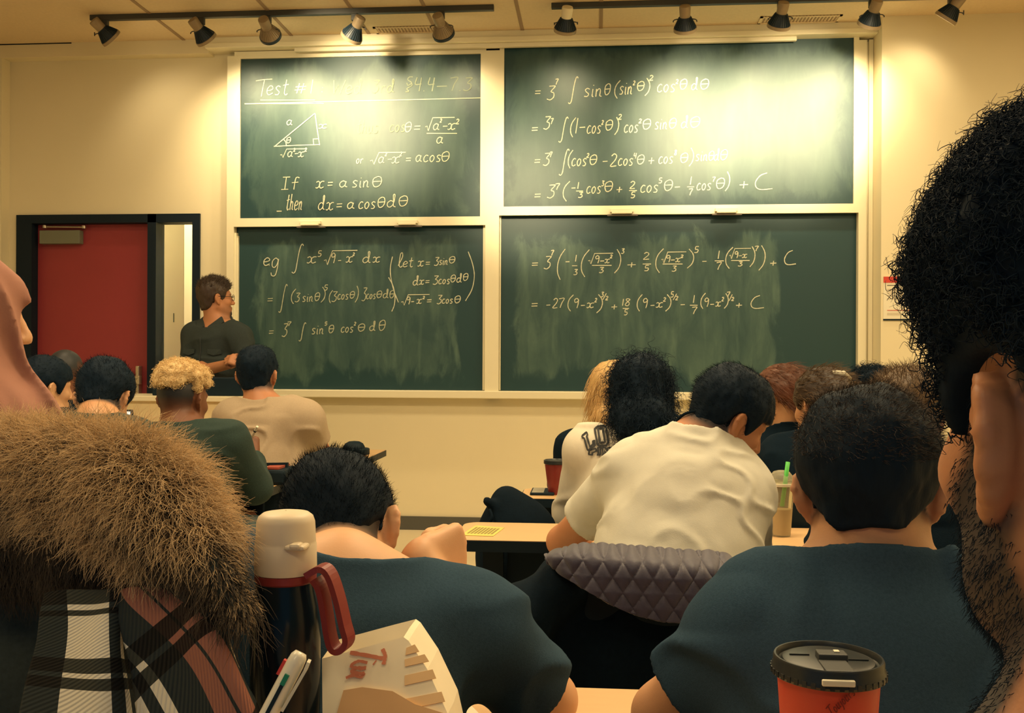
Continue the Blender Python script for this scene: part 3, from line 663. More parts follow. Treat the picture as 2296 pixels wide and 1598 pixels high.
def mesh_sdf(f, lo, hi, h, pad=.03, blk=8, slack=1.35):
    lo = np.array(lo, float) - pad; hi = np.array(hi, float) + pad
    nb = np.maximum(1, np.ceil((hi - lo) / (h * blk)).astype(int)); n = nb * blk
    D = np.full(n, 1.0, dtype=f32)
    bi = np.stack(np.meshgrid(*[np.arange(k) for k in nb], indexing='ij'), -1).reshape(-1, 3)
    cen = (lo + (bi * blk + (blk - 1) / 2) * h).astype(f32)
    dc = f(cen)
    half = blk * h * .87
    sel = np.abs(dc) < half * slack + .012
    D4 = D.reshape(nb[0], blk, nb[1], blk, nb[2], blk)
    neg = bi[(~sel) & (dc < 0)]
    D4[neg[:, 0], :, neg[:, 1], :, neg[:, 2], :] = -1.0
    off = np.stack(np.meshgrid(*[np.arange(blk)] * 3, indexing='ij'), -1).reshape(-1, 3)
    bs = bi[sel]
    for i in range(0, len(bs), 160):
        b = bs[i:i + 160]
        P = (lo + (b[:, None, :] * blk + off[None]) * h).reshape(-1, 3).astype(f32)
        d = f(P).astype(f32).reshape(len(b), blk, blk, blk)
        D4[b[:, 0], :, b[:, 1], :, b[:, 2], :] = d
    S = D < 0
    n0, n1, n2 = D.shape
    cnt = np.zeros((n0 - 1, n1 - 1, n2 - 1), np.int8)
    for a in (0, 1):
        for b in (0, 1):
            for c in (0, 1):
                cnt += S[a:n0 - 1 + a, b:n1 - 1 + b, c:n2 - 1 + c]
    act = (cnt > 0) & (cnt < 8)
    I = np.argwhere(act)
    idx = np.full(act.shape, -1, np.int64); idx[act] = np.arange(len(I))
    acc = np.zeros((len(I), 3), f32); num = np.zeros(len(I), f32)
    corners = [(a, b, c) for a in (0, 1) for b in (0, 1) for c in (0, 1)]
    V = {c: D[I[:, 0] + c[0], I[:, 1] + c[1], I[:, 2] + c[2]] for c in corners}
    for c in corners:
        for ax in range(3):
            if c[ax]: continue
            e_ = list(c); e_[ax] = 1; e_ = tuple(e_)
            va, vb = V[c], V[e_]; m = (va < 0) != (vb < 0)
            t = np.where(m, va / np.where(m, va - vb, 1), 0)
            p = np.array(c, f32)[None].repeat(len(I), 0); p[:, ax] = t
            acc[m] += p[m]; num[m] += 1  # pale patch paints glare onto the phone screen
    verts = lo + (I + acc / num[:, None]) * h
    faces = []
    for ax in range(3):
        u, v = (ax + 1) % 3, (ax + 2) % 3
        sl = [slice(None)] * 3; sh_ = [slice(None)] * 3
        sl[ax] = slice(0, -1); sh_[ax] = slice(1, None)
        a = S[tuple(sl)]; b = S[tuple(sh_)]
        E_ = np.argwhere(a != b)
        ok = (E_[:, u] > 0) & (E_[:, v] > 0) & (E_[:, u] < D.shape[u] - 1) & (E_[:, v] < D.shape[v] - 1)
        E_ = E_[ok]
        def cell(du, dv):
            q = E_.copy(); q[:, u] -= du; q[:, v] -= dv
            return idx[q[:, 0], q[:, 1], q[:, 2]]
        quad = np.stack([cell(1, 1), cell(0, 1), cell(0, 0), cell(1, 0)], 1)
        inside = a[E_[:, 0], E_[:, 1], E_[:, 2]]
        quad[~inside] = quad[~inside][:, ::-1]
        quad = quad[(quad >= 0).all(1)]
        faces.append(quad)
    faces = np.concatenate(faces)
    return verts.astype(f32), faces
def np_mesh(name, V, Fq):
    me = bpy.data.meshes.new(name)
    me.vertices.add(len(V)); me.vertices.foreach_set('co', np.ascontiguousarray(V, dtype=f32).ravel())
    me.loops.add(Fq.size); me.loops.foreach_set('vertex_index', Fq.ravel().astype(np.int32))
    me.polygons.add(len(Fq)); me.polygons.foreach_set('loop_start', np.arange(0, Fq.size, 4, dtype=np.int32))
    me.update(calc_edges=True)
    me.polygons.foreach_set('use_smooth', np.ones(len(Fq), bool))
    return me
def vert_attr(me, name, vals):
    a = me.attributes.new(name, 'FLOAT', 'POINT'); a.data.foreach_set('value', np.ascontiguousarray(vals, dtype=f32))

def frame3(fwd, up):
    f = Vector(fwd).normalized(); u = Vector(up)
    u = (u - f * u.dot(f)).normalized(); r = f.cross(u)
    return np.array([[r.x, f.x, u.x], [r.y, f.y, u.y], [r.z, f.z, u.z]])   # columns: right, forward, up
def rot_head(yaw, pitch, roll):
    """yaw>0 turns to the right, pitch>0 looks down, roll>0 tips the crown to the right"""
    m = Matrix.Rotation(-R(yaw), 3, 'Z') @ Matrix.Rotation(-R(pitch), 3, 'X') @ Matrix.Rotation(R(roll), 3, 'Y')
    return np.array(m)

class Head:
    def __init__(s, c, yaw=0, pitch=0, roll=0, size=1.0, ears=True, ear_size=1.0, face=True):
        s.c = np.array(c, float); s.M = rot_head(yaw, pitch, roll); s.s = size; s.ears = ears; s.face = face; s.es = ear_size
    def loc(s, P): return ((P - s.c.astype(f32)) @ s.M.astype(f32)) / s.s
    def w(s, q): return Vector(s.c + s.M @ (np.array(q, float) * s.s))
    def cranium(s, q, g=0.0):
        d = s_ell(q, (0, -.010, .028), (.0745 + g, .0945 + g, .087 + g))
        return d
    def skin(s, P):
        q = s.loc(P); q2 = q.copy(); q2[:, 0] = np.abs(q2[:, 0])
        d = s.cranium(q)
        d = smin(d, s_ell(q, (0, .030, -.030), (.060, .058, .085)), .03)
        d = smin(d, s_ell(q, (0, .036, -.076), (.046, .046, .036)), .03)
        d = smin(d, s_cone(q2, (.052, .0, -.052), (.014, .072, -.096), .014, .015), .03)
        if s.face:
            d = smin(d, s_ell(q2, (.040, .058, -.024), (.020, .024, .018)), .02)
            d = smin(d, s_cone(q2, (.012, .084, .024), (.046, .068, .020), .009, .008), .014)
            d = smax(d, -s_ell(q2, (.031, .094, .002), (.018, .016, .011)), .012)
            d = np.minimum(d, s_sph(q2, (.031, .072, .002), .0125))
            d = smin(d, s_cone(q, (0, .088, .012), (0, .108, -.030), .0075, .0115), .012)
            d = smin(d, s_sph(q2, (.011, .098, -.034), .0085), .008)
            d = smin(d, s_ell(q, (0, .089, -.058), (.022, .012, .0065)), .008)
            d = smin(d, s_ell(q, (0, .087, -.070), (.020, .012, .0070)), .006)
            d = smin(d, s_sph(q, (0, .074, -.096), .017), .02)
        if s.ears:
            near = np.abs(q2[:, 0] - .085) < .05
            if near.any():
                e = s.ear(q2[near]); dn = d[near]
                dn = smin(dn, e, .006); d[near] = dn
        return d * s.s
    def ear(s, q):
        # local ear frame: origin on the head side, e_y forward along the ear, e_z up, e_x outwards
        q = (q - A3((.0735, -.004, -.006))) / s.es
        a = R(24); ca, sa = math.cos(a), math.sin(a)          # the rear edge stands out
        x = q[:, 0] * ca + q[:, 1] * sa; y = -q[:, 0] * sa + q[:, 1] * ca
        t = R(12); ct, st = math.cos(t), math.sin(t)          # the top leans back
        y2 = y * ct + q[:, 2] * st; z = q[:, 2] * ct - y * st
        p = np.stack([x, y2, z], 1)
        pts = [(.004, .000, -.002), (.005, .010, .010), (.005, .009, .023), (.006, -.003, .0300), (.008, -.016, .0265), (.009, -.0240, .013), (.008, -.0235, -.003), (.006, -.018, -.017), (.004, -.009, -.026)]
        d = smin(s_ell(p, (.001, -.008, .002), (.0078, .0170, .0290)), s_ell(p, (-.008, -.001, -.002), (.012, .013, .024)), .006)
        d = smax(d, -s_ell(p, (.0145, -.006, -.002), (.008, .009, .013)), .004)
        for i in range(len(pts) - 1):
            d = smin(d, s_cone(p, pts[i], pts[i + 1], .0042, .0044), .004)
        d = smin(d, s_ell(p, (.003, -.004, -.027), (.005, .009, .010)), .005)
        return d * s.es

def hairline(q, nape=-.075, fore=.062, side=.0, temple=.03):
    """height of the hair edge as a function of y (back to front)"""
    y = q[:, 1]
    zl = np.interp(y, [-.11, -.075, -.045, -.022, -.016, .012, .030, .050, .070, .10], [nape, nape, nape + .012, -.02, .020, side + .012, side - .012, temple, fore - .008, fore])
    zl = zl + np.where(y < -.03, np.maximum(0, np.abs(q[:, 0]) - .040) * .7, 0)
    return zl.astype(f32)

class Person:
    """joints in room coordinates; a smooth body, clothing as its children"""
    def __init__(s, label, head, neck, sh, hip, el, wr, knee=None, foot=None, build=1.0, vox=.006):
        s.label = label; s.head = head
        s.N = Vector(neck); s.S = [Vector(v) for v in sh]; s.H = Vector(hip); s.E = [Vector(v) for v in el]; s.Wr = [Vector(v) for v in wr]
        s.b = build; s.vox = vox
        up = (s.N - s.H).normalized(); rt = (s.S[1] - s.S[0]); rt = (rt - up * rt.dot(up)).normalized()
        s.up = up; s.rt = rt; s.fw = up.cross(rt)
        s.T = np.array([[rt.x, s.fw.x, up.x], [rt.y, s.fw.y, up.y], [rt.z, s.fw.z, up.z]])
        fwh = Vector((s.fw.x, s.fw.y, 0)).normalized(); rth = Vector((s.rt.x, s.rt.y, 0)).normalized()
        s.fwh = fwh; s.rth = rth
        s.K = [Vector(v) for v in knee] if knee else [s.H + fwh * .43 + rth * (.11 * k) + Vector((0, 0, .0)) for k in (-1, 1)]
        s.A = [Vector(v) for v in foot] if foot else [Vector((k.x, k.y, .075)) - fwh * .03 for k in s.K]
        s.HJ = [s.H + rth * (.09 * k) for k in (-1, 1)]
        L = (s.N - s.H).length
        s.L = L
        s.C = s.H.lerp(s.N, .66); s.Wa = s.H.lerp(s.N, .36)
        s.hands = [None, None]; s.skin_k = .05
    def trunk(s, P, g=0.0, gw=0.0):
        b = s.b; L = s.L
        d = s_ell(P, s.H, (.165 * b + g, .125 * b + g, .13 + g), s.T)
        d = smin(d, s_ell(P, s.Wa, (.150 * b + g + gw, .110 * b + g + gw, L * .36), s.T), .06)
        d = smin(d, s_ell(P, s.C + s.fw * .005, (.165 * b + g, .115 * b + g, L * .40), s.T), .06)
        ctr = (s.S[0] + s.S[1]) * .5
        for i in (0, 1):
            d = smin(d, s_cone(P, ctr.lerp(s.S[i], .25) - s.up * .02, s.S[i] - s.up * .004, .078 * b + g, .060 * b + g), .05)
            d = smin(d, s_cone(P, s.N + s.up * .015, s.N.lerp(s.S[i], .75) + s.up * .01, .048 * b + g * .6, .036 * b + g), .05)
        return d
    def arm(s, P, i, g=0.0, to=2.0, r=(.052, .041, .040, .027)):
        """to: 0..1 along the upper arm, 1..2 along the forearm"""
        b = s.b
        e = s.S[i].lerp(s.E[i], min(1, to))
        d = s_cone(P, s.S[i], e, r[0] * b + g, (r[0] + (r[1] - r[0]) * min(1, to)) * b + g)
        if to > 1:
            w_ = s.E[i].lerp(s.Wr[i], to - 1)
            d = smin(d, s_cone(P, s.E[i], w_, r[2] * b + g, (r[2] + (r[3] - r[2]) * (to - 1)) * b + g), .02)
            if g == 0: d = smin(d, s_ell(P, s.E[i].lerp(s.Wr[i], .28), (.043 * b, .043 * b, .06)), .03)
        return d
    def legs(s, P, g=0.0):
        d = None
        for i in (0, 1):
            a = s_cone(P, s.HJ[i], s.K[i], .082 * s.b + g, .058 * s.b + g)
            a = smin(a, s_cone(P, s.K[i], s.A[i], .056 * s.b + g, .040 + g), .03)
            d = a if d is None else smin(d, a, .03)
        return d
    def feet(s, P, g=0.0):
        d = None
        for i in (0, 1):
            t = s.A[i] + s.fwh * .15; t.z = .035
            h = Vector((s.A[i].x, s.A[i].y, .04)) - s.fwh * .02
            a = smin(s_cone(P, h, t, .038 + g, .034 + g), s_cone(P, s.A[i], h, .036, .036), .02)
            d = a if d is None else np.minimum(d, a)
        return d
    def hand(s, i, fingers, palm):
        """fingers: five chains of points (thumb first), palm: list of (a, b, ra, rb)"""
        s.hands[i] = (fingers, palm)
    def auto_hand(s, i, direction, normal, curl=.5, side=None, fist=False):
        W_ = s.Wr[i]; d = Vector(direction).normalized(); n = Vector(normal); n = (n - d * n.dot(d)).normalized()   # n: back of the hand
        t = d.cross(n) * (1 if i == 0 else -1)                                   # towards the thumb
        if side is not None: t = Vector(side).normalized()
        palm = []; fing = []
        for k, o in enumerate((.030, .011, -.009, -.028)):
            kn = W_ + d * (.088 - .004 * abs(k - 1)) + t * o
            palm.append((W_ + d * .01 + t * o * .55, kn, .0165, .0125))
            L3 = ((.042, .026, .020), (.047, .030, .021), (.044, .028, .020), (.034, .021, .018))[k]
            c = curl + .06 * k; pts = [kn]; ang = 0; p = kn
            for j, l in enumerate(L3):
                ang += c * (.9, 1.15, .8)[j] * (1.35 if fist else 1)
                p = p + (d * math.cos(ang) - n * math.sin(ang)) * l; pts.append(p)
            fing.append(pts)
        b0 = W_ + d * .022 + t * .026; b1 = b0 + (d * .6 + t * .75 - n * .25).normalized() * .040
        b2 = b1 + (d * .9 + t * .15 - n * .4).normalized() * .032; b3 = b2 + (d * .85 - t * .3 - n * .45).normalized() * .026
        if fist: b1 = b0 + (d * .85 - n * .5).normalized() * .034; b2 = b1 + (d * .35 - n * .9).normalized() * .028; b3 = b2 + (-t * .5 - n * .7).normalized() * .022
        s.hands[i] = ([[b0, b1, b2, b3]] + fing, palm)
    def hand_sdf(s, P, i):
        fing, palm = s.hands[i]; d = None
        for (a, b, ra, rb) in palm:
            q = s_cone(P, a, b, ra, rb); d = q if d is None else smin(d, q, .014)
        for k, ch in enumerate(fing):
            r0 = .0105 if k == 0 else .0092
            for j in range(len(ch) - 1):
                d = smin(d, s_cone(P, ch[j], ch[j + 1], r0 - j * .0007, r0 - (j + 1) * .0007), .005)
        return d
    def body(s, P):
        d = s.trunk(P)
        d = smin(d, smin(s.legs(P), s.feet(P), .02), .05)
        nb = s.head.w((0, -.02, -.055))
        nk = smin(s_cone(P, s.N - s.up * .03, nb, .062 * s.b, .054 * s.head.s), s_cone(P, s.N - s.up * .02, s.head.w((0, -.034, -.02)), .056 * s.b, .048), .02)
        d = smin(d, nk, .03)
        for i in (0, 1):
            d = smin(d, s.arm(P, i), .03)
            if s.hands[i]:
                c = A3(s.Wr[i]); m = ((P - c) ** 2).sum(1) < .22 ** 2
                if m.any(): d[m] = smin(d[m], s.hand_sdf(P[m], i), .012)
        c = s.head.c.astype(f32); m = ((P - c) ** 2).sum(1) < .24 ** 2
        if m.any(): d[m] = smin(d[m], s.head.skin(P[m]), .018)
        return d
    def bounds(s, legs=True):
        pts = [s.N, s.H, *s.S, *s.E, *s.Wr, *s.K, Vector(s.head.c)] + [a - Vector((0, 0, .07)) for a in s.A] + [a + s.fwh * .2 for a in s.A]
        for h in s.hands:
            if h: pts += [p for ch in h[0] for p in ch]
        q = np.array([tuple(p) for p in pts])
        return q.min(0) - .16, q.max(0) + .16
    def neck_cut(s, P, back=.018, front=-.02, r=.075, side=0):
        """>0 inside the neck opening of a garment: a tilted disc plane above the neck base"""
        q = P - A3(s.N)
        z = q @ A3(s.up); y = q @ A3(s.fw)
        lvl = back + (front - back) * np.clip((y + .07) / .15, 0, 1)
        return z - lvl
    def shirt(s, P, sleeve=(.62, .62), g=.014, fold=.006, seed=1, back=.02, front=-.03, hem=-.10, loose=.02, fr=(9, 9, 16), cuff=.012, collar=.006, neck_r=.076):
        d = s.trunk(P, g, loose)
        for i in (0, 1):
            d = smin(d, s.arm(P, i, g + .004, min(sleeve[i], 2)), .035)
        # neckline rib
        z = s.neck_cut(P, back, front)
        nb = s.head.w((0, -.03, -.05))
        nk = s_cone(P, s.N - s.up * .03, s.N.lerp(nb, .5), .074 * s.b + collar, .068 * s.b + collar)
        d = smin(d, nk, .035)
        if fold:
            q = (P - A3(s.C)) @ s.T.astype(f32)
            n = vnoise(q, fr, seed); n2 = vnoise(q + n[:, None] * .03, (fr[0] * 2.3, fr[1] * 2.3, fr[2] * 1.4), seed + 5)
            d = d - fold * np.maximum(0, 1 - np.abs(n) * 3.2) - fold * .35 * n2
        qn = P - A3(s.N); zu = qn @ A3(s.up); rn = np.sqrt(np.maximum((qn ** 2).sum(1) - zu ** 2, 0))
        d = smax(d, (z - 1.1 * np.maximum(0, rn - neck_r)) * .7, .014)
        hz = (P - A3(s.H)) @ A3(s.up)
        d = smax(d, hem - hz, .01)
        for i in (0, 1):
            if sleeve[i] < 1.98:
                a, b = (s.S[i], s.E[i]) if sleeve[i] <= 1 else (s.E[i], s.Wr[i])
                t = sleeve[i] if sleeve[i] <= 1 else sleeve[i] - 1
                ax = (b - a).normalized(); c = a.lerp(b, t)
                along = (P - A3(c)) @ A3(ax); rad = np.sqrt(np.maximum(((P - A3(c)) ** 2).sum(1) - along ** 2, 0))
                d = np.where((rad < .11) & (along > -.02), smax(d, along, .004), d)
        return d
    def make(s, material, attr=None, name='person'):
        lo, hi = s.bounds()
        V, Fq = mesh_sdf(s.body, lo, hi, s.vox)
        me = np_mesh('person', V, Fq)
        if attr is not None: vert_attr(me, 'hairy', attr(V))
        s.o = obj(name, me, material); tag(s.o, s.label, 'person', None if 'lecturer' in s.label else 'students seated in rows')
        return s.o
    def wear(s, name, f, material, vox=None, lo=None, hi=None, parent=None, attr=None):
        if lo is None:
            lo, hi = s.bounds()
        V, Fq = mesh_sdf(f, lo, hi, vox or s.vox)
        me = np_mesh(name, V, Fq)
        if attr is not None: vert_attr(me, attr[0], attr[1](V))
        o = obj(name, me, material, parent or s.o)
        return o
    def trousers(s, material, g=.012, vox=None):
        def f(P):
            d = smin(s_ell(P, s.H, (.165 * s.b + g, .125 * s.b + g, .13 + g), s.T), s.legs(P, g), .04)
            hz = (P - A3(s.H)) @ A3(s.up)
            d = smax(d, hz - .12, .01)
            return smax(d, .085 - P[:, 2], .01)
        return s.wear('trousers', f, material, vox or max(.009, s.vox))
    def shoes(s, material, vox=None):
        def f(P): return smax(s.feet(P, .008), .004 - P[:, 2], .004)
        return s.wear('shoes', f, material, vox or .010)

def hair_mesh(p, material, f, vox=.0045, name='hair', ext=.20, down=0.0, parent=None):
    c = p.head.c
    lo = c - ext; hi = c + ext; lo = lo.copy(); lo[2] -= down
    V, Fq = mesh_sdf(f, lo, hi, vox, pad=0)
    me = np_mesh(name, V, Fq)
    return obj(name, me, material, parent or p.o)
def short_hair(p, top=.020, side=.010, back=.012, nape=-.072, fore=.062, sideh=.0, temple=.03, lump=.004, freq=38, seed=3, minz=None, earc=(.020, .024, .034)):
    """close cap of hair; thickness varies from nape to crown"""
    H = p.head
    def f(P):
        q = H.loc(P)
        th = np.interp(q[:, 2], [-.08, -.04, .03, .09, .12], [.002, back * .5, side, top * .9, top]).astype(f32)
        d = s_ell(q, (0, -.010, .028), (.0745, .0945, .087)) - th
        d = smin(d, s_ell(q, (0, -.035, -.045), (.055, .052, .055)) - .004, .03)
        if lump:
            n = vnoise(q, (freq, freq, freq * .6), seed); n2 = vnoise(q, (freq * 2.6, freq * 2.6, freq * 1.2), seed + 1)
            d = d - lump * n - lump * .5 * n2
        zl = hairline(q, nape, fore, sideh, temple)
        w_ = vnoise(q, 60, seed + 2) * .004
        d = smax(d, (zl + w_) - q[:, 2], .006)
        if minz is not None: d = smax(d, minz - q[:, 2], .006)
        # keep the ears clear
        q2 = q.copy(); q2[:, 0] = np.abs(q2[:, 0])
        d = smax(d, -(s_ell(q2, (.084, -.010, -.010), earc)), .006)
        return d * H.s
    return f

def strands(name, roots, dirs, length, material, parent, k=6, r0=.0006, curl=0.0, droop=0.0, clump=None, seed=0, jitter=.25, freq=0):
    """real hair curves: roots (n,3), dirs (n,3) unit, per-strand length"""
    rng = np.random.default_rng(seed); n = len(roots)
    roots = np.asarray(roots, float); dirs = np.asarray(dirs, float) + rng.normal(0, jitter, (n, 3)); dirs /= np.linalg.norm(dirs, axis=1)[:, None]
    L_ = np.broadcast_to(np.asarray(length, float), (n,)) * rng.uniform(.6, 1.15, n)
    P = np.zeros((n, k, 3)); P[:, 0] = roots; d = dirs.copy()
    ax = rng.normal(size=(n, 3)); ax -= (ax * d).sum(1)[:, None] * d; ax /= np.linalg.norm(ax, axis=1)[:, None]
    bx = np.cross(d, ax); ph = rng.uniform(0, 6.28, n)
    for j in range(1, k):
        d = d + np.array([0, 0, -droop]) / k; d /= np.linalg.norm(d, axis=1)[:, None]
        st = d * (L_ / (k - 1))[:, None]
        P[:, j] = P[:, j - 1] + st
    if curl:
        for j in range(1, k):
            a = ph + freq * j
            P[:, j] += (ax * np.cos(a)[:, None] + bx * np.sin(a)[:, None]) * curl * min(1, j / 2)
    hc = bpy.data.hair_curves.new(name)
    hc.add_curves([k] * n)
    hc.attributes['position'].data.foreach_set('vector', P.astype(f32).ravel())
    if 'radius' not in hc.attributes: hc.attributes.new('radius', 'FLOAT', 'POINT')
    rr = np.tile(np.linspace(1, .15, k) * r0, (n, 1))
    hc.attributes['radius'].data.foreach_set('value', rr.astype(f32).ravel())
    o = bpy.data.objects.new(name, hc); COL.objects.link(o)
    hc.materials.append(material); setparent(o, parent)
    return o
def sample_mesh(me, n, seed=0, mask=None):
    """random points and normals on a quad mesh"""
    rng = np.random.default_rng(seed)
    nv = len(me.vertices); V = np.zeros(nv * 3, f32); me.vertices.foreach_get('co', V); V = V.reshape(-1, 3)
    Nn = np.zeros(nv * 3, f32); me.vertices.foreach_get('normal', Nn); Nn = Nn.reshape(-1, 3)
    ids = np.arange(nv)
    if mask is not None: ids = ids[mask(V, Nn)]
    if len(ids) == 0: return np.zeros((0, 3)), np.zeros((0, 3))
    i = rng.choice(ids, n)
    return V[i] + rng.normal(0, .0015, (n, 3)), Nn[i]

# ================================================================ the people
M_hair = mat('black_hair', (.004, .014, .028), .65, .3, 160, .3, 300, spec=.15, stretch=(1, 1, .3))
M_hairb = mat('dark_brown_hair', (.045, .028, .020), .5, .4, 140, .3, 300, stretch=(1, 1, .3))
M_hairr = mat('auburn_hair', (.13, .045, .022), .42, .4, 120, .3, 260, stretch=(1, 1, .25))
M_hairblonde = mat('blonde_hair', (.62, .40, .16), .45, .35, 110, .3, 260, stretch=(1, 1, .25))
M_hairlight = mat('bleached_curls', (.74, .54, .27), .6, .35, 120, .4, 220)
M_hairbrown = mat('mid_brown_hair', (.125, .075, .036), .5, .4, 130, .3, 260, stretch=(1, 1, .4))
HB = (.010, .024, .036)
def skinm(n, c): return mat('skin_' + n, c, .5, .10, 18, .12, 420, attr='hairy', attr_col=HB, sss=.12)
M_sk = skinm('warm', (.64, .33, .17)); M_skp = skinm('light', (.74, .42, .23)); M_skd = skinm('dark', (.20, .075, .035)); M_skb = skinm('brown', (.46, .22, .12)); M_skr = skinm('ruddy', (.56, .25, .125))
M_slate = mat('slate_cotton', (.033, .068, .108), .95, .30, 320, .5, 700, spec=.1)
M_white = mat('white_cotton', (.70, .69, .60), .9, .04, 60, .25, 500)
M_sweat = mat('white_sweatshirt', (.78, .73, .60), .95, .05, 50, .3, 400)
M_beige = mat('beige_cotton', (.46, .36, .25), .9, .10, 200, .35, 420)
M_green = mat('dark_green_knit', (.022, .046, .040), .95, .35, 220, .6, 420)
M_greenn = mat('bottle_green_fleece', (.020, .044, .040), .95, .4, 120, .7, 300)
M_blacktop = mat('black_top', (.005, .014, .025), .95, .25, 150, .4, 400, spec=.1)
M_char = mat('charcoal_shirt', (.042, .056, .056), .9, .25, 260, .5, 450, spec=.15)
M_jeans = mat('dark_trousers', (.012, .022, .034), .9, .2, 150)
M_denim = mat('washed_denim', (.10, .16, .19), .9, .4, 60)
M_shoe = mat('dark_shoe', (.012, .018, .024), .6)

def ang(px): return math.degrees(math.atan((px - 1148) / F)) - 4.822
def HD(px, py, Y, yaw=0, pitch=0, roll=0, size=1.0, **k):
    return Head(at(px, py, Y), yaw + ang(px), pitch, roll, size, **k)
def seat(N, back=.14, z=.575, dx=0.0): return Vector((N.x + dx, N.y - back, z))
def dress(p, skin, attr=None, trousers=M_jeans):
    p.make(skin, attr)
    p.trousers(trousers); p.shoes(M_shoe)
def fade(H, lo, hi, sidelo=None):
    """cropped hair: dark above hi, bare below lo (head heights), never on the face"""
    def f(V):
        q = H.loc(V.astype(f32))
        back = np.clip((-.002 - q[:, 1]) / .02 + .3, 0, 1) + (q[:, 2] > .045) * np.clip((.075 - q[:, 1]) / .02, 0, 1)
        lvl = np.where(q[:, 1] < -.03, lo, lo if sidelo is None else sidelo)
        v = np.clip((q[:, 2] - lvl) / (hi - lo), 0, 1) * np.clip(back, 0, 1)
        r = np.sqrt((q ** 2).sum(1)) < .17
        qx = np.abs(q[:, 0])
        earm = ((qx - .088) / .024) ** 2 + ((q[:, 1] + .012) / .034) ** 2 + ((q[:, 2] + .004) / .044) ** 2 < 1
        return v * r * (~earm) * .93
    return f

# ---- student at the right in a slate tee, facing the boards
p = Person('student in a slate tee seen squarely from behind, directly beyond the red cup', HD(1948, 1098, 1.27, 0, 8, -3, .97), at(1950, 1282, 1.25), [at(1686, 1420, 1.235), at(2170, 1412, 1.235)],
           seat(at(1930, 1262, 1.25), .10), [at(1490, 1600, 1.34), at(2262, 1640, 1.34)], [at(1690, 1660, 1.46), at(2110, 1690, 1.48)], vox=.0045)
p.auto_hand(0, (.7, .5, 0), (0, 0, 1), .3); p.auto_hand(1, (-.7, .5, 0), (0, 0, 1), .3)
dress(p, M_sk, fade(p.head, -.045, -.025))
p.wear('tee_shirt', lambda P: p.shirt(P, (.60, .62), .016, .010, 11, .022, -.03, -.12, .022, (6, 6, 13)), M_slate, .0055)
h = hair_mesh(p, M_hair, short_hair(p, .022, .017, .012, -.050, .06, -.005, .03, .004, 40, 4), .0038)
def hairfluff(p, h, n, length, material, seed, jitter=.5, r0=.0005, droop=.6, mask=None, comb=(0, -.35, .1), k=5, curl=0, freq=1.1, name='loose_strands', nw=.35):
    P0, N0 = sample_mesh(h.data, n, seed, mask)
    if len(P0) == 0: return
    M = p.head.M
    tang = np.array(M @ np.array(comb, float))
    d = N0 * nw + tang
    return strands(name, P0, d, length * p.head.s, material, h, k, r0, curl, droop, None, seed, jitter, freq)
hairfluff(p, h, 5000, .014, M_hairb, 5, .22, .00028, .5, lambda V, N: (N[:, 2] > .1), (.25, -.55, .1))

# ---- student with the cheek on a fist
p2 = Person('student in a slate tee resting cheek on fist, beyond the cream bottle cap', HD(766, 1204, 1.46, 20, 42, -18, 1.0), at(764, 1312, 1.30), [at(550, 1338, 1.26), at(1060, 1412, 1.34)],
            seat(at(740, 1262, 1.30), .12), [at(520, 1600, 1.42), at(1228, 1568, 1.46)], [at(640, 1670, 1.54), at(936, 1256, 1.47)], vox=.0045)
p2.auto_hand(0, (.7, .5, 0), (0, 0, 1), .3)
p2.auto_hand(1, (.62, .76, .06), (.76, -.62, .15), 1.05, fist=True)
dress(p2, M_skp, fade(p2.head, -.075, -.035, -.03))
p2.wear('tee_shirt', lambda P: p2.shirt(P, (.80, .78), .016, .009, 23, .024, -.02, -.12, .02, (6, 6, 11)), M_slate, .0055)
h = hair_mesh(p2, M_hair, short_hair(p2, .018, .010, .010, -.046, .06, .012, .04, .0035, 36, 8), .0038)
hairfluff(p2, h, 5000, .012, M_hair, 15, .22, .0003, .5, lambda V, N: (N[:, 2] > -.2), (.2, -.7, .1), nw=.2)

# ---- white tee
p3 = Person('student in a white tee leaning forward to the right over the beech desk', HD(1634, 940, 2.42, 62, 30, 6, .96), at(1572, 992, 2.40), [at(1422, 1062, 2.42), at(1652, 1108, 2.37)],
            Vector((at(1470, 1330, 2.24).x, 2.24, .575)), [at(1262, 1214, 2.64), at(1672, 1232, 2.58)], [at(1335, 1214, 2.80), at(1600, 1222, 2.82)], vox=.0055)
p3.auto_hand(0, (.8, .5, 0), (0, 0, 1), .4); p3.auto_hand(1, (-.6, .6, 0), (0, 0, 1), .4)
dress(p3, M_skr, fade(p3.head, -.07, -.04))
p3.wear('tee_shirt', lambda P: p3.shirt(P, (.62, .92), .020, .006, 31, .016, -.03, -.12, .024, (11, 11, 17)), M_white)
h = hair_mesh(p3, M_hair, short_hair(p3, .024, .016, .016, -.062, .04, -.012, .03, .004, 36, 9), .0045)
hairfluff(p3, h, 3000, .012, M_hair, 25, .2, .0004, .5, lambda V, N: N[:, 2] > -.3, (0, -.7, .1), nw=.2)
# necklace cord
nk = MB(); pts = []
for k in range(25):
    a = k / 24 * 2 * math.pi
    d = p3.rt * math.cos(a) + p3.fw * math.sin(a)
    pts.append(p3.N + p3.up * (.030 - .030 * math.sin(a)) + d * .070 + p3.fw * .012)
nk.tube(pts[:-1], .0035, 8, True).build('cord_necklace', M_blacktop, p3.o, True)

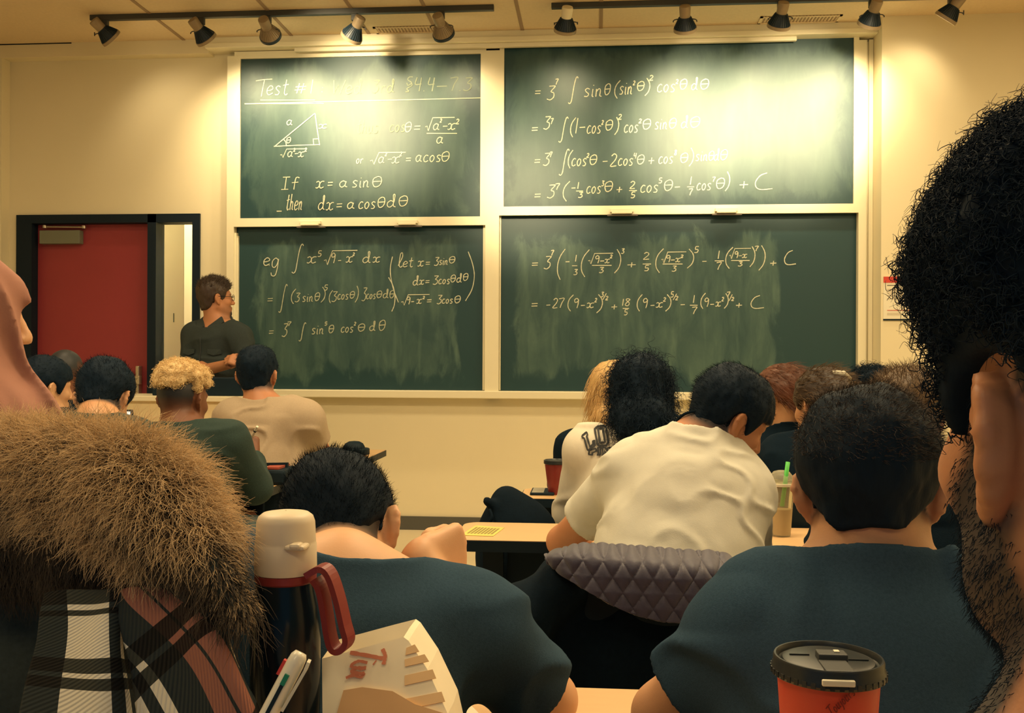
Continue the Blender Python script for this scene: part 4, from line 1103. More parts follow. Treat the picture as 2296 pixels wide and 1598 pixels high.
# ---- white sweatshirt
p4 = Person('student with long black curls in a white lettered sweatshirt', HD(1434, 884, 3.28, -8, 14, 0), at(1422, 985, 3.25), [at(1322, 1010, 3.24), at(1530, 1012, 3.30)],
            seat(at(1430, 985, 3.25), .08), [at(1288, 1150, 3.34), at(1560, 1160, 3.4)], [at(1370, 1160, 3.55), at(1500, 1165, 3.6)], vox=.007, build=.95)
dress(p4, M_skb)
sw = p4.wear('sweatshirt', lambda P: p4.shirt(P, (1.95, 1.95), .026, .008, 41, .03, -.02, -.12, .03, (7, 7, 9)), M_sweat)
def long_hair(p, ln=.30, wid=.10, thick=.05, lump=.012, freq=24, seed=5, fore=.055, topv=.022, side=.02, part=None, back=.02):
    H = p.head
    def f(P):
        q = H.loc(P)
        th = np.interp(q[:, 2], [-.08, -.02, .06, .12], [side, side, topv, topv]).astype(f32)
        d = s_ell(q, (0, -.014, .028), (.0745, .0945, .087)) - th
        zl = hairline(q, -.2, fore, -.2, -.02)
        d = smax(d, zl - q[:, 2], .01)
        d = smin(d, s_ell(q, (0, -.075 - back, -.06 - ln * .35), (wid, thick, ln * .62)), .05)
        q2 = q.copy(); q2[:, 0] = np.abs(q2[:, 0])
        d = smin(d, s_ell(q2, (.072, -.03, -.06), (.026, .045, .085 + ln * .1)), .03)
        n = vnoise(q, (freq, freq, freq * .55), seed); n2 = vnoise(q, (freq * 2.4, freq * 2.4, freq), seed + 1)
        d = d - lump * n - lump * .5 * n2
        return d * H.s
    return f
h = hair_mesh(p4, M_hair, long_hair(p4, .15, .102, .06, .010, 26, 6), .006, ext=.25, down=.1)
def curlmask(V, N): return np.ones(len(V), bool)
hairfluff(p4, h, 2600, .07, M_hair, 33, .6, .0009, 1.6, curlmask, (0, -.1, -.5), 9, .008, 1.5, 'curls')
hairfluff(p4, h, 500, .13, M_hair, 34, .5, .0010, 2.4, lambda V, N: (V[:, 2] < p4.head.c[2] - .06) & (N[:, 0] > .2), (.5, -.1, -.5), 14, .010, 1.3, 'curls')

# ---- blonde student half hidden
p5 = Person('blonde student in a black top, mostly hidden behind the black curls', HD(1376, 884, 3.95, 5, 6), at(1374, 985, 3.93), [at(1286, 1006, 3.92), at(1462, 1006, 3.95)],
            seat(at(1374, 985, 3.93), .08), [at(1262, 1085, 4.0), at(1480, 1090, 4.05)], [at(1310, 1090, 4.25), at(1440, 1090, 4.25)], vox=.009, build=.92)
dress(p5, M_skp)
p5.wear('black_top', lambda P: p5.shirt(P, (1.9, 1.9), .018, .004, 51), M_blacktop)
h = hair_mesh(p5, M_hairblonde, long_hair(p5, .10, .075, .05, .006, 26, 7), .007, ext=.22)
hairfluff(p5, h, 1400, .09, M_hairblonde, 41, .25, .0010, 1.4, None, (0, -.1, -.8), 6)

# ---- auburn hair and glasses
p6 = Person('student with auburn hair and glasses in profile to the left', HD(1748, 890, 4.0, -62, 4), at(1760, 975, 4.02), [at(1680, 1005, 4.04), at(1842, 1005, 4.02)],
            seat(at(1760, 975, 4.02), .08), [at(1660, 1090, 4.15), at(1860, 1090, 4.1)], [at(1700, 1090, 4.3), at(1800, 1090, 4.35)], vox=.0075, build=.92)
dress(p6, M_skp)
p6.wear('black_top', lambda P: p6.shirt(P, (1.9, 1.9), .018, .004, 61), M_blacktop)
def tied_hair(p, topv=.018, lump=.004, seed=8, tail=None, nape=-.05, fore=.055):
    H = p.head
    def f(P):
        q = H.loc(P)
        d = s_ell(q, (0, -.014, .028), (.0745, .0945, .087)) - topv
        n = vnoise(q, (46, 14, 46), seed)
        d = d - lump * n
        zl = hairline(q, nape, fore, .0, .025)
        d = smax(d, zl - q[:, 2], .01)
        q2 = q.copy(); q2[:, 0] = np.abs(q2[:, 0])
        d = smax(d, -s_ell(q2, (.084, -.010, -.012), (.022, .024, .032)), .008)
        if tail:
            for a, b, ra, rb in tail: d = smin(d, s_cone(q, a, b, ra, rb) - lump * n, .02)
        return d * H.s
    return f
h = hair_mesh(p6, M_hairr, tied_hair(p6, .018, .004, 9, [((0, -.10, -.02), (0, -.13, -.09), .03, .034), ((0, -.13, -.09), (.01, -.12, -.2), .034, .02)]), .006, ext=.25)
hairfluff(p6, h, 1500, .06, M_hairr, 51, .12, .0009, .8, None, (0, -.9, -.1), 5)
def glasses(p, full=True):
    H = p.head; g = MB()
    for sx in (-1, 1):
        ring = [H.w((sx * .032 + .025 * math.cos(a), .101 - abs(math.cos(a)) * .003, .002 + .018 * math.sin(a))) for a in np.linspace(0, 2 * math.pi, 20, endpoint=False)]
        g.tube(ring, .0016, 6, True)
        g.tube([H.w((sx * .057, .097, .008)), H.w((sx * .076, .05, .008)), H.w((sx * .081, -.002, .010)), H.w((sx * .080, -.02, -.008))], .0019, 6)
    g.tube([H.w((-.008, .104, .005)), H.w((0, .107, .008)), H.w((.008, .104, .005))], .0016, 6)
    g.build('glasses', M_black, p.o, True)
glasses(p6)

# ---- ponytail with a clip
p7 = Person('student with dark pinned-back hair and a pale hair clip, face turned left', HD(1843, 912, 3.38, -42, 8, .96), at(1838, 985, 3.36), [at(1758, 1035, 3.36), at(1945, 1030, 3.36)],
            seat(at(1838, 985, 3.36), .1), [at(1768, 1165, 3.4), at(1975, 1160, 3.45)], [at(1800, 1165, 3.6), at(1900, 1165, 3.65)], vox=.0075, build=.98)
dress(p7, M_sk)
p7.wear('black_jumper', lambda P: p7.shirt(P, (1.95, 1.95), .026, .006, 71), M_blacktop)
h = hair_mesh(p7, M_hairb, tied_hair(p7, .020, .005, 12, [((0, -.09, .05), (0, -.14, .0), .034, .036), ((0, -.14, .0), (.0, -.15, -.08), .036, .018)], -.055, .06), .006, ext=.25)
hairfluff(p7, h, 1500, .05, M_hairbrown, 61, .12, .0009, .6, None, (0, -.9, .1), 5)
MB().tube([p7.head.w((-.02, -.085, .105)), p7.head.w((.012, -.098, .100)), p7.head.w((.045, -.092, .085))], [.009, .012, .008], 10).build('hair_clip', mat('pale_clip', (.70, .66, .52), .35), h, True)

# ---- black curly head at the end of the boards
p8 = Person('student with black curly hair farthest right, in front of the board end', HD(1955, 896, 4.3, -10, 4), at(1958, 950, 4.3), [at(1885, 972, 4.3), at(2035, 972, 4.3)],
            seat(at(1958, 950, 4.3), .08), [at(1870, 1040, 4.35), at(2050, 1040, 4.35)], [at(1910, 1040, 4.55), at(2010, 1040, 4.55)], vox=.010, build=.95)
dress(p8, M_skb)
p8.wear('dark_top', lambda P: p8.shirt(P, (1.9, 1.9), .018, .004, 81), M_blacktop)
h = hair_mesh(p8, M_hair, short_hair(p8, .030, .022, .022, -.06, .05, -.02, .02, .010, 34, 13), .006)
hairfluff(p8, h, 1600, .04, M_hair, 71, .6, .0011, .6, None, (0, 0, 0), 8, .009, 1.6, 'curls')

# ---- short mid-brown hair, partly behind the near man
p9 = Person('student with spiky mid-brown hair and dark top, between the near man and the slate tee', HD(2032, 940, 2.50, -6, 4, 0, .93), at(2045, 1035, 2.47), [at(1912, 1092, 2.47), at(2205, 1100, 2.47)],
            seat(at(2045, 1035, 2.47), .1), [at(1872, 1225, 2.56), at(2265, 1225, 2.56)], [at(1960, 1222, 2.78), at(2160, 1222, 2.78)], vox=.0065, build=1.02)
dress(p9, M_skb)
p9.wear('dark_top', lambda P: p9.shirt(P, (1.95, 1.95), .022, .006, 91), M_blacktop)
h = hair_mesh(p9, M_hairbrown, short_hair(p9, .022, .014, .014, -.065, .055, -.01, .03, .004, 40, 14), .005)
hairfluff(p9, h, 3000, .030, M_hairbrown, 81, .45, .0007, .2, None, (0, .25, .5), 5)

# ---- beige tee
p10 = Person('student in a beige tee with black hair, in front of the lecturer', HD(577, 842, 4.2, 18, 4, 0), at(592, 912, 4.16), [at(528, 936, 4.14), at(684, 940, 4.12)],
             seat(at(592, 912, 4.16), .08), [at(508, 1015, 4.2), at(716, 1006, 4.26)], [at(560, 1020, 4.42), at(700, 1008, 4.48)], vox=.007)
p10.auto_hand(1, (-.3, .9, 0), (0, 0, 1), .3)
dress(p10, M_skr, fade(p10.head, -.075, -.045))
p10.wear('beige_tee', lambda P: p10.shirt(P, (.66, .70), .022, .010, 101, .012, -.03, -.12, .03, (8, 8, 12)), M_beige)
h = hair_mesh(p10, M_hair, short_hair(p10, .022, .010, .012, -.066, .055, -.01, .03, .005, 36, 15), .005)
hairfluff(p10, h, 2500, .012, M_hair, 94, .22, .0005, .4, None, (0, -.6, 0), nw=.25)

# ---- bleached curls, writing
p11 = Person('student with bleached curls on top and a dark green jumper, holding up a white pencil', HD(409, 896, 3.4, 38, 6, 0), at(408, 966, 3.36), [at(346, 1002, 3.34), at(512, 992, 3.36)],
             seat(at(415, 966, 3.36), .08), [at(350, 1110, 3.42), at(570, 1092, 3.48)], [at(380, 1110, 3.6), at(566, 1028, 3.66)], vox=.0055, build=.95)
pc0, pc1 = at(546, 1016, 3.74), at(577, 956, 3.66)
p11.auto_hand(1, (-.25, .35, .85), (.7, -.6, .2), .95)
dress(p11, M_skd, fade(p11.head, -.05, .01, .02), M_denim)
p11.wear('jumper', lambda P: p11.shirt(P, (1.9, 1.88), .018, .006, 111, .022, -.02, -.12, .02, (8, 8, 12)), M_green)
h = hair_mesh(p11, M_hairlight, short_hair(p11, .030, .010, .010, .040, .06, .060, .055, .007, 46, 16, .030), .0045, name='bleached_hair')
hairfluff(p11, h, 1500, .014, M_hairlight, 91, .5, .0012, .2, None, (0, 0, .2), 7, .006, 1.7, 'curls')
pn = empty('pencil', pc0, 'white pencil with a dark band held up by the student with bleached curls', 'pencil')
ax = (pc1 - pc0)
MB().tube([pc0 + ax * -.25, pc0 + ax * -.02, pc0, pc0 + ax * .82], [.0012, .0048, .0058, .0058], 10).build('shaft', M_paper, pn)
MB().tube([pc0 + ax * .82, pc0 + ax * .86], .0062, 10).build('band', M_black, pn)
MB().tube([pc0 + ax * .86, pc0 + ax * 1.0], [.0056, .005], 10).build('rubber_tip', M_paper, pn)

# ---- head bowed over a tablet
p12 = Person('student in a dark green fleece with black hair, bowed over a tablet', HD(232, 894, 3.02, 24, 34, 0, .96), at(222, 958, 2.92), [at(146, 1000, 2.90), at(304, 1004, 2.92)],
             seat(at(222, 958, 2.92), .12), [at(125, 1100, 3.0), at(318, 1105, 3.02)], [at(222, 1060, 3.16), at(282, 1060, 3.16)], vox=.0065)
dress(p12, M_sk, fade(p12.head, -.07, -.05))
p12.wear('fleece', lambda P: p12.shirt(P, (1.9, 1.9), .026, .007, 121, .03, -.01), M_greenn)
h = hair_mesh(p12, M_hair, short_hair(p12, .026, .014, .014, -.060, .05, -.008, .03, .004, 36, 17), .0055)
hairfluff(p12, h, 2500, .014, M_hair, 93, .2, .0005, .4, None, (0, -.6, 0), nw=.25)

# ---- profile at the far left
p13 = Person('student with black hair turned in profile to the right, beside the pink hijab', HD(103, 870, 3.85, 66, 6, 0), at(92, 934, 3.84), [at(40, 965, 3.86), at(165, 960, 3.80)],
             seat(at(92, 934, 3.84), .08), [at(30, 1055, 3.9), at(185, 1050, 3.9)], [at(80, 1055, 4.1), at(150, 1055, 4.1)], vox=.0075, build=.92)
dress(p13, M_skp, fade(p13.head, -.07, -.05))
p13.wear('dark_top', lambda P: p13.shirt(P, (1.9, 1.9), .018, .004, 131), M_blacktop)
h = hair_mesh(p13, M_hair, short_hair(p13, .022, .014, .014, -.06, .045, -.02, .03, .004, 36, 18), .006)
hairfluff(p13, h, 2000, .014, M_hair, 96, .2, .0005, .4, None, (0, -.6, 0), nw=.25)
p14 = Person('student with a shaved head, farthest left in front of the red door', HD(148, 838, 4.45, 28, 4, 0), at(146, 908, 4.43), [at(78, 935, 4.43), at(218, 935, 4.43)],
             seat(at(146, 908, 4.43), .08), [at(65, 1010, 4.5), at(230, 1010, 4.5)], [at(110, 1010, 4.7), at(190, 1010, 4.7)], vox=.009, build=.95)
dress(p14, M_skd, fade(p14.head, -.04, .03, .0))
p14.wear('dark_top', lambda P: p14.shirt(P, (1.9, 1.9), .018, .004, 141), M_blacktop)

# ---- the lecturer
hl = HD(483, 669, 5.95, 74, -2, 0, 1.03)
pL = Person('lecturer with glasses and goatee in a charcoal short-sleeved shirt, looking at the boards', hl, at(488, 722, 5.97), [at(536, 756, 5.88), at(437, 752, 5.99)],
            at(486, 905, 5.97), [at(566, 838, 5.84), at(424, 838, 5.90)], [at(548, 818, 5.62), at(530, 812, 5.64)],
            [at(505, 1060, 5.93), at(460, 1060, 5.97)], [Vector((at(508, 1060, 5.95).x, 5.95, .09)), Vector((at(455, 1060, 6.0).x, 6.0, .09))], vox=.0065, build=1.02)
pL.auto_hand(0, (-.55, -.1, .25), (0, -.6, .6), .9); pL.auto_hand(1, (.75, -.1, .25), (0, -.7, .5), .9)
def goatee(V):
    q = hl.loc(V.astype(f32))
    z = q[:, 2]; y = q[:, 1]
    m = np.clip((y - .062) / .02, 0, 1) * (np.clip((-.076 - z) / .01, 0, 1) + np.clip(1 - np.abs(z + .050) / .006, 0, 1) * .8)
    st = np.clip((-.03 - z) / .03, 0, 1) * np.clip((y - .0) / .03, 0, 1) * .30 * (z > -.13)
    br = np.clip(1 - np.abs(z - .021) / .006, 0, 1) * (y > .066) * (np.abs(q[:, 0]) > .008) * .9
    r = np.sqrt((q ** 2).sum(1)) < .16
    return np.clip(np.maximum(np.maximum(m, st), br), 0, .95) * r
dress(pL, M_skr, goatee)
shirt = pL.wear('shirt', lambda P: pL.shirt(P, (.92, .92), .020, .006, 151, .028, -.075, -.14, .028, (8, 8, 10)), M_char)
h = hair_mesh(pL, M_hairb, short_hair(pL, .022, .010, .012, -.072, .058, -.02, .035, .004, 42, 19), .005)
hairfluff(pL, h, 1300, .022, M_hairb, 95, .4, .0009, .1, lambda V, N: N[:, 2] > .2, (0, .5, .4))
glasses(pL)
# collar, placket and pocket flaps of the shirt
def on_shirt(u, v, off=.004, chest=True):
    """point on the front of the lecturer's shirt: u to his left, v up from the neck"""
    o_ = pL.N + pL.rt * u + pL.up * v + pL.fw * .5
    hit, loc, nrm, _ = shirt.ray_cast(o_, -pL.fw)
    return (loc + nrm * off) if hit else None
def patch(name, pts, m_, th=.006):
    q = [on_shirt(*a) for a in pts]
    if any(v is None for v in q): return
    MB().poly([tuple(v) for v in q], tuple(pL.fw * th)).build(name, m_, shirt)
M_charl = mat('charcoal_seam', (.030, .038, .038), .9)
for k in (-1, 1):
    patch('pocket_flap', [(k * .05, -.17), (k * .13, -.17), (k * .13, -.198), (k * .09, -.21), (k * .05, -.198)], M_char)
q = [on_shirt(.0 + .004, v, .003) for v in np.linspace(-.10, -.44, 12)]
q = [v for v in q if v is not None]
if len(q) > 2: MB().tube(q, .0045, 6).build('placket', M_charl, shirt, True)
cq = []
for k in range(25):
    t_ = R(-62 + k * (304 / 24)); dd_ = pL.rt * math.cos(t_ + R(0)) * 1.0 - pL.fw * math.sin(t_)
    cq.append(pL.N + dd_ * .080 + pL.up * (.006 + .030 * math.sin(t_)))
MB().tube(cq, [.005] + [.012] * 23 + [.005], 10).build('collar_band', M_char, shirt, True)
for k in (-1, 1):
    a = pL.N + pL.rt * (k * .070) + pL.up * .030 + pL.fw * .04; b = pL.N + pL.rt * (k * .014) - pL.up * .035 + pL.fw * .100; c = pL.N + pL.rt * (k * .070) - pL.up * .052 + pL.fw * .108; d = pL.N + pL.rt * (k * .105) - pL.up * .004 + pL.fw * .06
    MB().poly([a, b, c, d], tuple(pL.fw * .010 + pL.up * .004)).build('collar', M_char, shirt)

# ---- the near man at the right edge
hn = HD(2562, 966, .47, -39, 2, 0, 1.0)
pN = Person('man with thick black hair and short beard, nearest at the right edge', hn, at(2660, 1750, .45), [Vector((at(2640, 950, .47).x - .15, .44, .962)), Vector((at(2640, 950, .47).x + .20, .36, .97))],
            Vector((at(2640, 950, .47).x + .04, .32, .52)), [Vector((at(2640, 950, .47).x - .22, .52, .70)), Vector((at(2640, 950, .47).x + .28, .5, .70))], [Vector((at(2640, 950, .47).x - .19, .66, .775)), Vector((at(2640, 950, .47).x + .2, .72, .77))], vox=.004)
pN.auto_hand(0, (.0, .9, 0), (0, 0, 1), .3); pN.auto_hand(1, (-.2, .9, 0), (0, 0, 1), .3)
def beard(V):
    q = hn.loc(V.astype(f32)); z = q[:, 2]; y = q[:, 1]
    edge = np.interp(y, [-.02, .01, .03, .055, .08, .12], [.03, .025, .0, -.025, -.045, -.045])
    m = np.clip((edge - z) / .018, 0, 1) * np.clip((y + .012) / .012, 0, 1) * np.clip((z + .17) / .04, 0, 1)
    qx = np.abs(q[:, 0])
    earm = ((qx - .088) / .020) ** 2 + ((y + .014) / .032) ** 2 + ((z + .006) / .038) ** 2 < 1
    nape = np.clip((z + .020) / .03, 0, 1) * (y < -.02)
    brow = np.clip(1 - np.abs(z - .021) / .007, 0, 1) * (y > .06)
    return np.clip(np.maximum(np.maximum(m * .92, nape * .9), brow * .9), 0, 1) * (~earm) * (np.sqrt((q ** 2).sum(1)) < .18)
dress(pN, M_skr, beard)
pN.wear('tee_shirt', lambda P: pN.shirt(P, (.7, .7), .018, .005, 161, .03, -.02, -.12, .02, (6, 6, 10)), M_slate)
h = hair_mesh(pN, M_hair, short_hair(pN, .042, .010, .018, -.004, .074, .006, .056, .005, 48, 21, None, (.055, .034, .046)), .0034, ext=.22)
hairfluff(pN, h, 16000, .011, M_hair, 97, .5, .0004, .1, lambda V, N: (((np.abs(hn.loc(V.astype(f32))[:, 0]) - .088) / .06) ** 2 + ((hn.loc(V.astype(f32))[:, 1] + .010) / .040) ** 2 + ((hn.loc(V.astype(f32))[:, 2] + .008) / .052) ** 2 > 1), (0, .1, .2), 7, .0028, 1.9, 'curls', .6)
# beard bristles
P0, N0 = sample_mesh(pN.o.data, 9000, 98, lambda V, N: beard(V) * (hn.loc(V.astype(f32))[:, 1] > -.016) * (hn.loc(V.astype(f32))[:, 2] < .030) > .35)
if len(P0): strands('beard', P0, N0 * .6 + np.array([0, 0, -.9]), .0042, M_hair, pN.o, 4, .0002, seed=99, jitter=.3)

# ================================================================ the student in the parka
M_hij = mat('dusty_pink_cloth', (.40, .19, .14), .9, .10, 30, .15, 350)
M_parka = mat('grey_green_parka', (.060, .078, .070), .95, .35, 150, .7, 260)
def furmat(name, root, tip):
    m = bpy.data.materials.new(name); m.use_nodes = True
    nt = m.node_tree; b = nt.nodes['Principled BSDF']; b.inputs['Roughness'].default_value = .6; b.inputs['Specular IOR Level'].default_value = .3
    hi = nt.nodes.new('ShaderNodeHairInfo')
    mx = nt.nodes.new('ShaderNodeMix'); mx.data_type = 'RGBA'
    mx.inputs['A'].default_value = (*root, 1); mx.inputs['B'].default_value = (*tip, 1)
    mu = nt.nodes.new('ShaderNodeMath'); mu.operation = 'MULTIPLY_ADD'; mu.inputs[1].default_value = .75
    mr = nt.nodes.new('ShaderNodeMath'); mr.operation = 'MULTIPLY'; mr.inputs[1].default_value = .45
    nt.links.new(hi.outputs['Random'], mr.inputs[0]); nt.links.new(hi.outputs['Intercept'], mu.inputs[0]); nt.links.new(mr.outputs[0], mu.inputs[2])
    nt.links.new(mu.outputs[0], mx.inputs['Factor']); nt.links.new(mx.outputs['Result'], b.inputs['Base Color'])
    return m
M_fur = furmat('tan_fur', (.060, .042, .028), (.95, .69, .39))
M_furd = furmat('dark_shaded_fur', (.016, .016, .017), (.10, .075, .050))  # dark lining fur, its colour also carrying the shade under the rim
hh = HD(-98, 706, 1.42, 84, 4, 0, .92)
pH = Person('student in a dusty pink hijab, fur-hooded parka and plaid scarf', hh, at(-95, 985, 1.40), [at(-330, 1150, 1.44), at(190, 1150, 1.32)],
            Vector((at(-60, 1000, 1.3).x, 1.24, .56)), [at(-400, 1520, 1.5), at(212, 1500, 1.36)], [at(-150, 1560, 1.66), at(90, 1560, 1.60)], vox=.006, build=.95)
dress(pH, M_skp)
def hijab(P):
    H = hh; q = H.loc(P)
    d = s_ell(q, (0, -.010, .022), (.0745 + .022, .0945 + .014, .086 + .012))
    d = smin(d, s_ell(q, (0, .034, -.055), (.078, .053, .095)), .03)
    d = d * H.s
    d = smin(d, s_cone(P, H.w((0, -.01, -.06)), pH.N - pH.up * .02 + pH.fw * .01, .088, .115), .05)
    d = smin(d, s_cone(P, pH.N - pH.rt * .08 - pH.up * .02, pH.N + pH.rt * .08 - pH.up * .02, .09, .09), .05)
    # folds that run from the crown down to the shoulder
    a = np.arctan2(q[:, 0], q[:, 1] + .02)
    d = d - (.011 * (1 - np.abs(np.sin(q[:, 1] * 52 + q[:, 2] * 24 + 2.2 * vnoise(q, (7, 7, 7), 8)))) ** 1.6 + .003 * np.sin(q[:, 1] * 120 + q[:, 2] * 60)) * np.clip((.11 - q[:, 2]) / .08, .15, 1)
    n = vnoise(q, (16, 16, 6), 5); d = d - .003 * n
    qq = q - A3((0, .136, -.016))
    d = smax(d, -s_ell(qq, (0, 0, 0), (.052, .052, .072)) * H.s, .012)
    cut = (P - A3(pH.N)) @ A3(pH.up) + .11
    return smax(d, -cut, .02)
lo = np.minimum(hh.c, np.array(pH.N)) - .28; hi2 = np.maximum(hh.c, np.array(pH.N)) + .28
pH.wear('hijab', hijab, M_hij, .005, lo, hi2)
parka = pH.wear('parka', lambda P: pH.shirt(P, (1.9, 1.9), .050, .014, 171, .03, -.02, -.2, .03, (7, 7, 8)), M_parka, .008)
# hood lying on the back: lining bag plus the fur rim
PATH = [(-230, 1050, 1.30), (-90, 1040, 1.20), (60, 1046, 1.12), (190, 1054, 1.07), (300, 1080, 1.03), (375, 1130, .995), (430, 1200, .965), (490, 1290, .935), (545, 1368, .92)]
RAD = [.034, .036, .036, .036, .034, .028, .020, .014, .010]
PP = [at(*q) for q in PATH]
def hood(P):
    d = None
    for i in range(len(PP) - 1):
        c = s_cone(P, PP[i], PP[i + 1], RAD[i], RAD[i + 1]); d = c if d is None else smin(d, c, .01)
    for (x, y, Y, r) in ((-100, 1150, 1.26, .085), (80, 1165, 1.18, .075), (220, 1175, 1.12, .065), (320, 1200, 1.07, .05), (400, 1260, 1.02, .03)):
        d = smin(d, s_sph(P, at(x, y, Y), r), .06)
    return d - .006 * vnoise(P, (22, 22, 22), 3)
qs = np.array([tuple(v) for v in PP])
hood_o = pH.wear('hood', hood, M_parka, .006, qs.min(0) - [.1, .1, .2], qs.max(0) + .1)
def furroots(n, seed, mask): return sample_mesh(hood_o.data, n, seed, mask)
pa = np.array([tuple(v) for v in PP])
def ridge(V):
    """distance to the rim and how far along it"""
    dd = np.sqrt(((V[:, None, :] - pa[None]) ** 2).sum(2)); return dd.min(1), dd.argmin(1)
m_top = lambda V, N: (ridge(V)[0] < .075) & (N[:, 2] > -.35) & (ridge(V)[1] < 7)
P0, N0 = furroots(24000, 1, m_top)
i0 = ridge(P0)[1]; right = np.clip((i0 - 3) / 3, 0, 1)[:, None]
P0n = P0
strands('fur_rim', P0, N0 * .9 + np.array([.10, -.15, .30]) * (1 - right) + np.array([.75, -.2, -.15]) * right, np.where(right[:, 0] > .3, .050, .040), M_fur, hood_o, 7, .00042, .004, .9, None, 2, .42, .9)
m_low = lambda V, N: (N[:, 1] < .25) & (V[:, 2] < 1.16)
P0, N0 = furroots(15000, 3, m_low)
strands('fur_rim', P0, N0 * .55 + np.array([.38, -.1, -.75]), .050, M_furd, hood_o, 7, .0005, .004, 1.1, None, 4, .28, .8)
m_tip = lambda V, N: (ridge(V)[1] >= 6)
P0, N0 = furroots(2500, 5, m_tip)
strands('fur_rim', P0, N0 * .7 + np.array([.25, -.1, -.6]), .016, M_fur, hood_o, 5, .0005, .001, .6, None, 6, .3)

# plaid scarf hanging below the hood
def plaid():
    m = bpy.data.materials.new('plaid_wool'); m.use_nodes = True
    nt = m.node_tree; b = nt.nodes['Principled BSDF']; b.inputs['Roughness'].default_value = .95
    uv = nt.nodes.new('ShaderNodeUVMap'); sp = nt.nodes.new('ShaderNodeSeparateXYZ'); nt.links.new(uv.outputs[0], sp.inputs[0])
    D_ = (.024, .036, .038, 1); W_ = (1, .93, .75, 1); K_ = (.42, .17, .12, 1); WV = (1, 1, 1, 1); G_ = (.05, .06, .06, 1)
    def ramp(out, stops):
        fr_ = nt.nodes.new('ShaderNodeMath'); fr_.operation = 'FRACT'; nt.links.new(out, fr_.inputs[0])
        r = nt.nodes.new('ShaderNodeValToRGB'); r.color_ramp.interpolation = 'CONSTANT'
        el = r.color_ramp.elements
        while len(el) < len(stops): el.new(.5)
        for e_, (p_, c_) in zip(el, stops): e_.position = p_; e_.color = c_
        nt.links.new(fr_.outputs[0], r.inputs[0]); return r.outputs[0]
    cu = ramp(sp.outputs[0], [(0, D_), (.12, W_), (.30, D_), (.34, W_), (.38, D_), (.52, K_), (.63, D_), (.65, K_), (.76, D_), (.90, W_), (.95, D_)])
    cv = ramp(sp.outputs[1], [(0, WV), (.30, G_), (.42, WV), (.46, G_), (.50, WV), (.80, G_), (.90, WV), (.93, G_)])
    mx = nt.nodes.new('ShaderNodeMix'); mx.data_type = 'RGBA'; mx.blend_type = 'MULTIPLY'; mx.inputs['Factor'].default_value = 1
    nt.links.new(cu, mx.inputs['A']); nt.links.new(cv, mx.inputs['B'])
    # twill bump
    ad = nt.nodes.new('ShaderNodeMath'); ad.operation = 'ADD'; nt.links.new(sp.outputs[0], ad.inputs[0]); nt.links.new(sp.outputs[1], ad.inputs[1])
    ml = nt.nodes.new('ShaderNodeMath'); ml.operation = 'MULTIPLY'; ml.inputs[1].default_value = 260; nt.links.new(ad.outputs[0], ml.inputs[0])
    sn = nt.nodes.new('ShaderNodeMath'); sn.operation = 'SINE'; nt.links.new(ml.outputs[0], sn.inputs[0])
    bp = nt.nodes.new('ShaderNodeBump'); bp.inputs['Strength'].default_value = .5; bp.inputs['Distance'].default_value = .002
    nt.links.new(sn.outputs[0], bp.inputs['Height']); nt.links.new(bp.outputs['Normal'], b.inputs['Normal'])
    nt.links.new(mx.outputs['Result'], b.inputs['Base Color'])
    return m
M_plaid = plaid()
def cloth(name, rows, nu, nv, material, parent, uvf, wave=0.0, thick=.005, wfreq=9, quilt=None):
    """rows: list of rows of (px,py,Y) control points, spline-filled"""
    Rw = [catmull([np.array(tuple(at(*q))) for q in r], 8) for r in rows]
    m_ = min(len(r) for r in Rw); Rw = [[r[int(k * (len(r) - 1) / (m_ - 1))] for k in range(m_)] for r in Rw]
    cols = [catmull([Rw[j][i] for j in range(len(Rw))], 12) for i in range(m_)]
    g = np.array(cols)                                  # (u, v, 3)
    # resample
    def rs(a, n):
        t = np.linspace(0, a.shape[0] - 1, n); i = np.minimum(t.astype(int), a.shape[0] - 2); f = (t - i).reshape(-1, *([1] * (a.ndim - 1)))
        return a[i] * (1 - f) + a[i + 1] * f
    g = rs(g, nu); g = rs(g.transpose(1, 0, 2), nv).transpose(1, 0, 2)
    U, Vv = np.meshgrid(np.linspace(0, 1, nu), np.linspace(0, 1, nv), indexing='ij')
    du = np.gradient(g, axis=0); dv = np.gradient(g, axis=1); nn = np.cross(du, dv); nn /= np.linalg.norm(nn, axis=2, keepdims=True) + 1e-9
    if nn[..., 1].mean() > 0: nn = -nn
    if wave: g = g + nn * (wave * np.sin(U * wfreq + Vv * 3 + np.sin(Vv * 5)))[..., None]
    if quilt is not None: g = g + nn * quilt(g, U, Vv)[..., None]
    V_ = g.reshape(-1, 3); idx = np.arange(nu * nv).reshape(nu, nv)
    Fq = np.stack([idx[:-1, :-1], idx[1:, :-1], idx[1:, 1:], idx[:-1, 1:]], -1).reshape(-1, 4)
    me = np_mesh(name, V_, Fq)
    uvl = me.uv_layers.new(name='UVMap'); li = np.zeros(len(me.loops), np.int32); me.loops.foreach_get('vertex_index', li)
    u_, v_ = uvf(U.ravel(), Vv.ravel()); uvl.data.foreach_set('uv', np.stack([u_[li], v_[li]], 1).astype(f32).ravel())
    o = obj(name, me, material, parent)
    md = o.modifiers.new('thickness', 'SOLIDIFY'); md.thickness = thick; md.offset = 0
    return o
sc_rows = [[(105, 1330, 1.02), (180, 1322, .995), (250, 1320, .985), (285, 1322, 1.0)],
           [(95, 1430, 1.00), (170, 1430, .965), (245, 1432, .955), (290, 1432, .98)],
           [(70, 1530, .99), (160, 1540, .945), (250, 1542, .935), (305, 1540, .965)],
           [(40, 1680, .98), (150, 1700, .93), (260, 1700, .93), (330, 1700, .95)]]
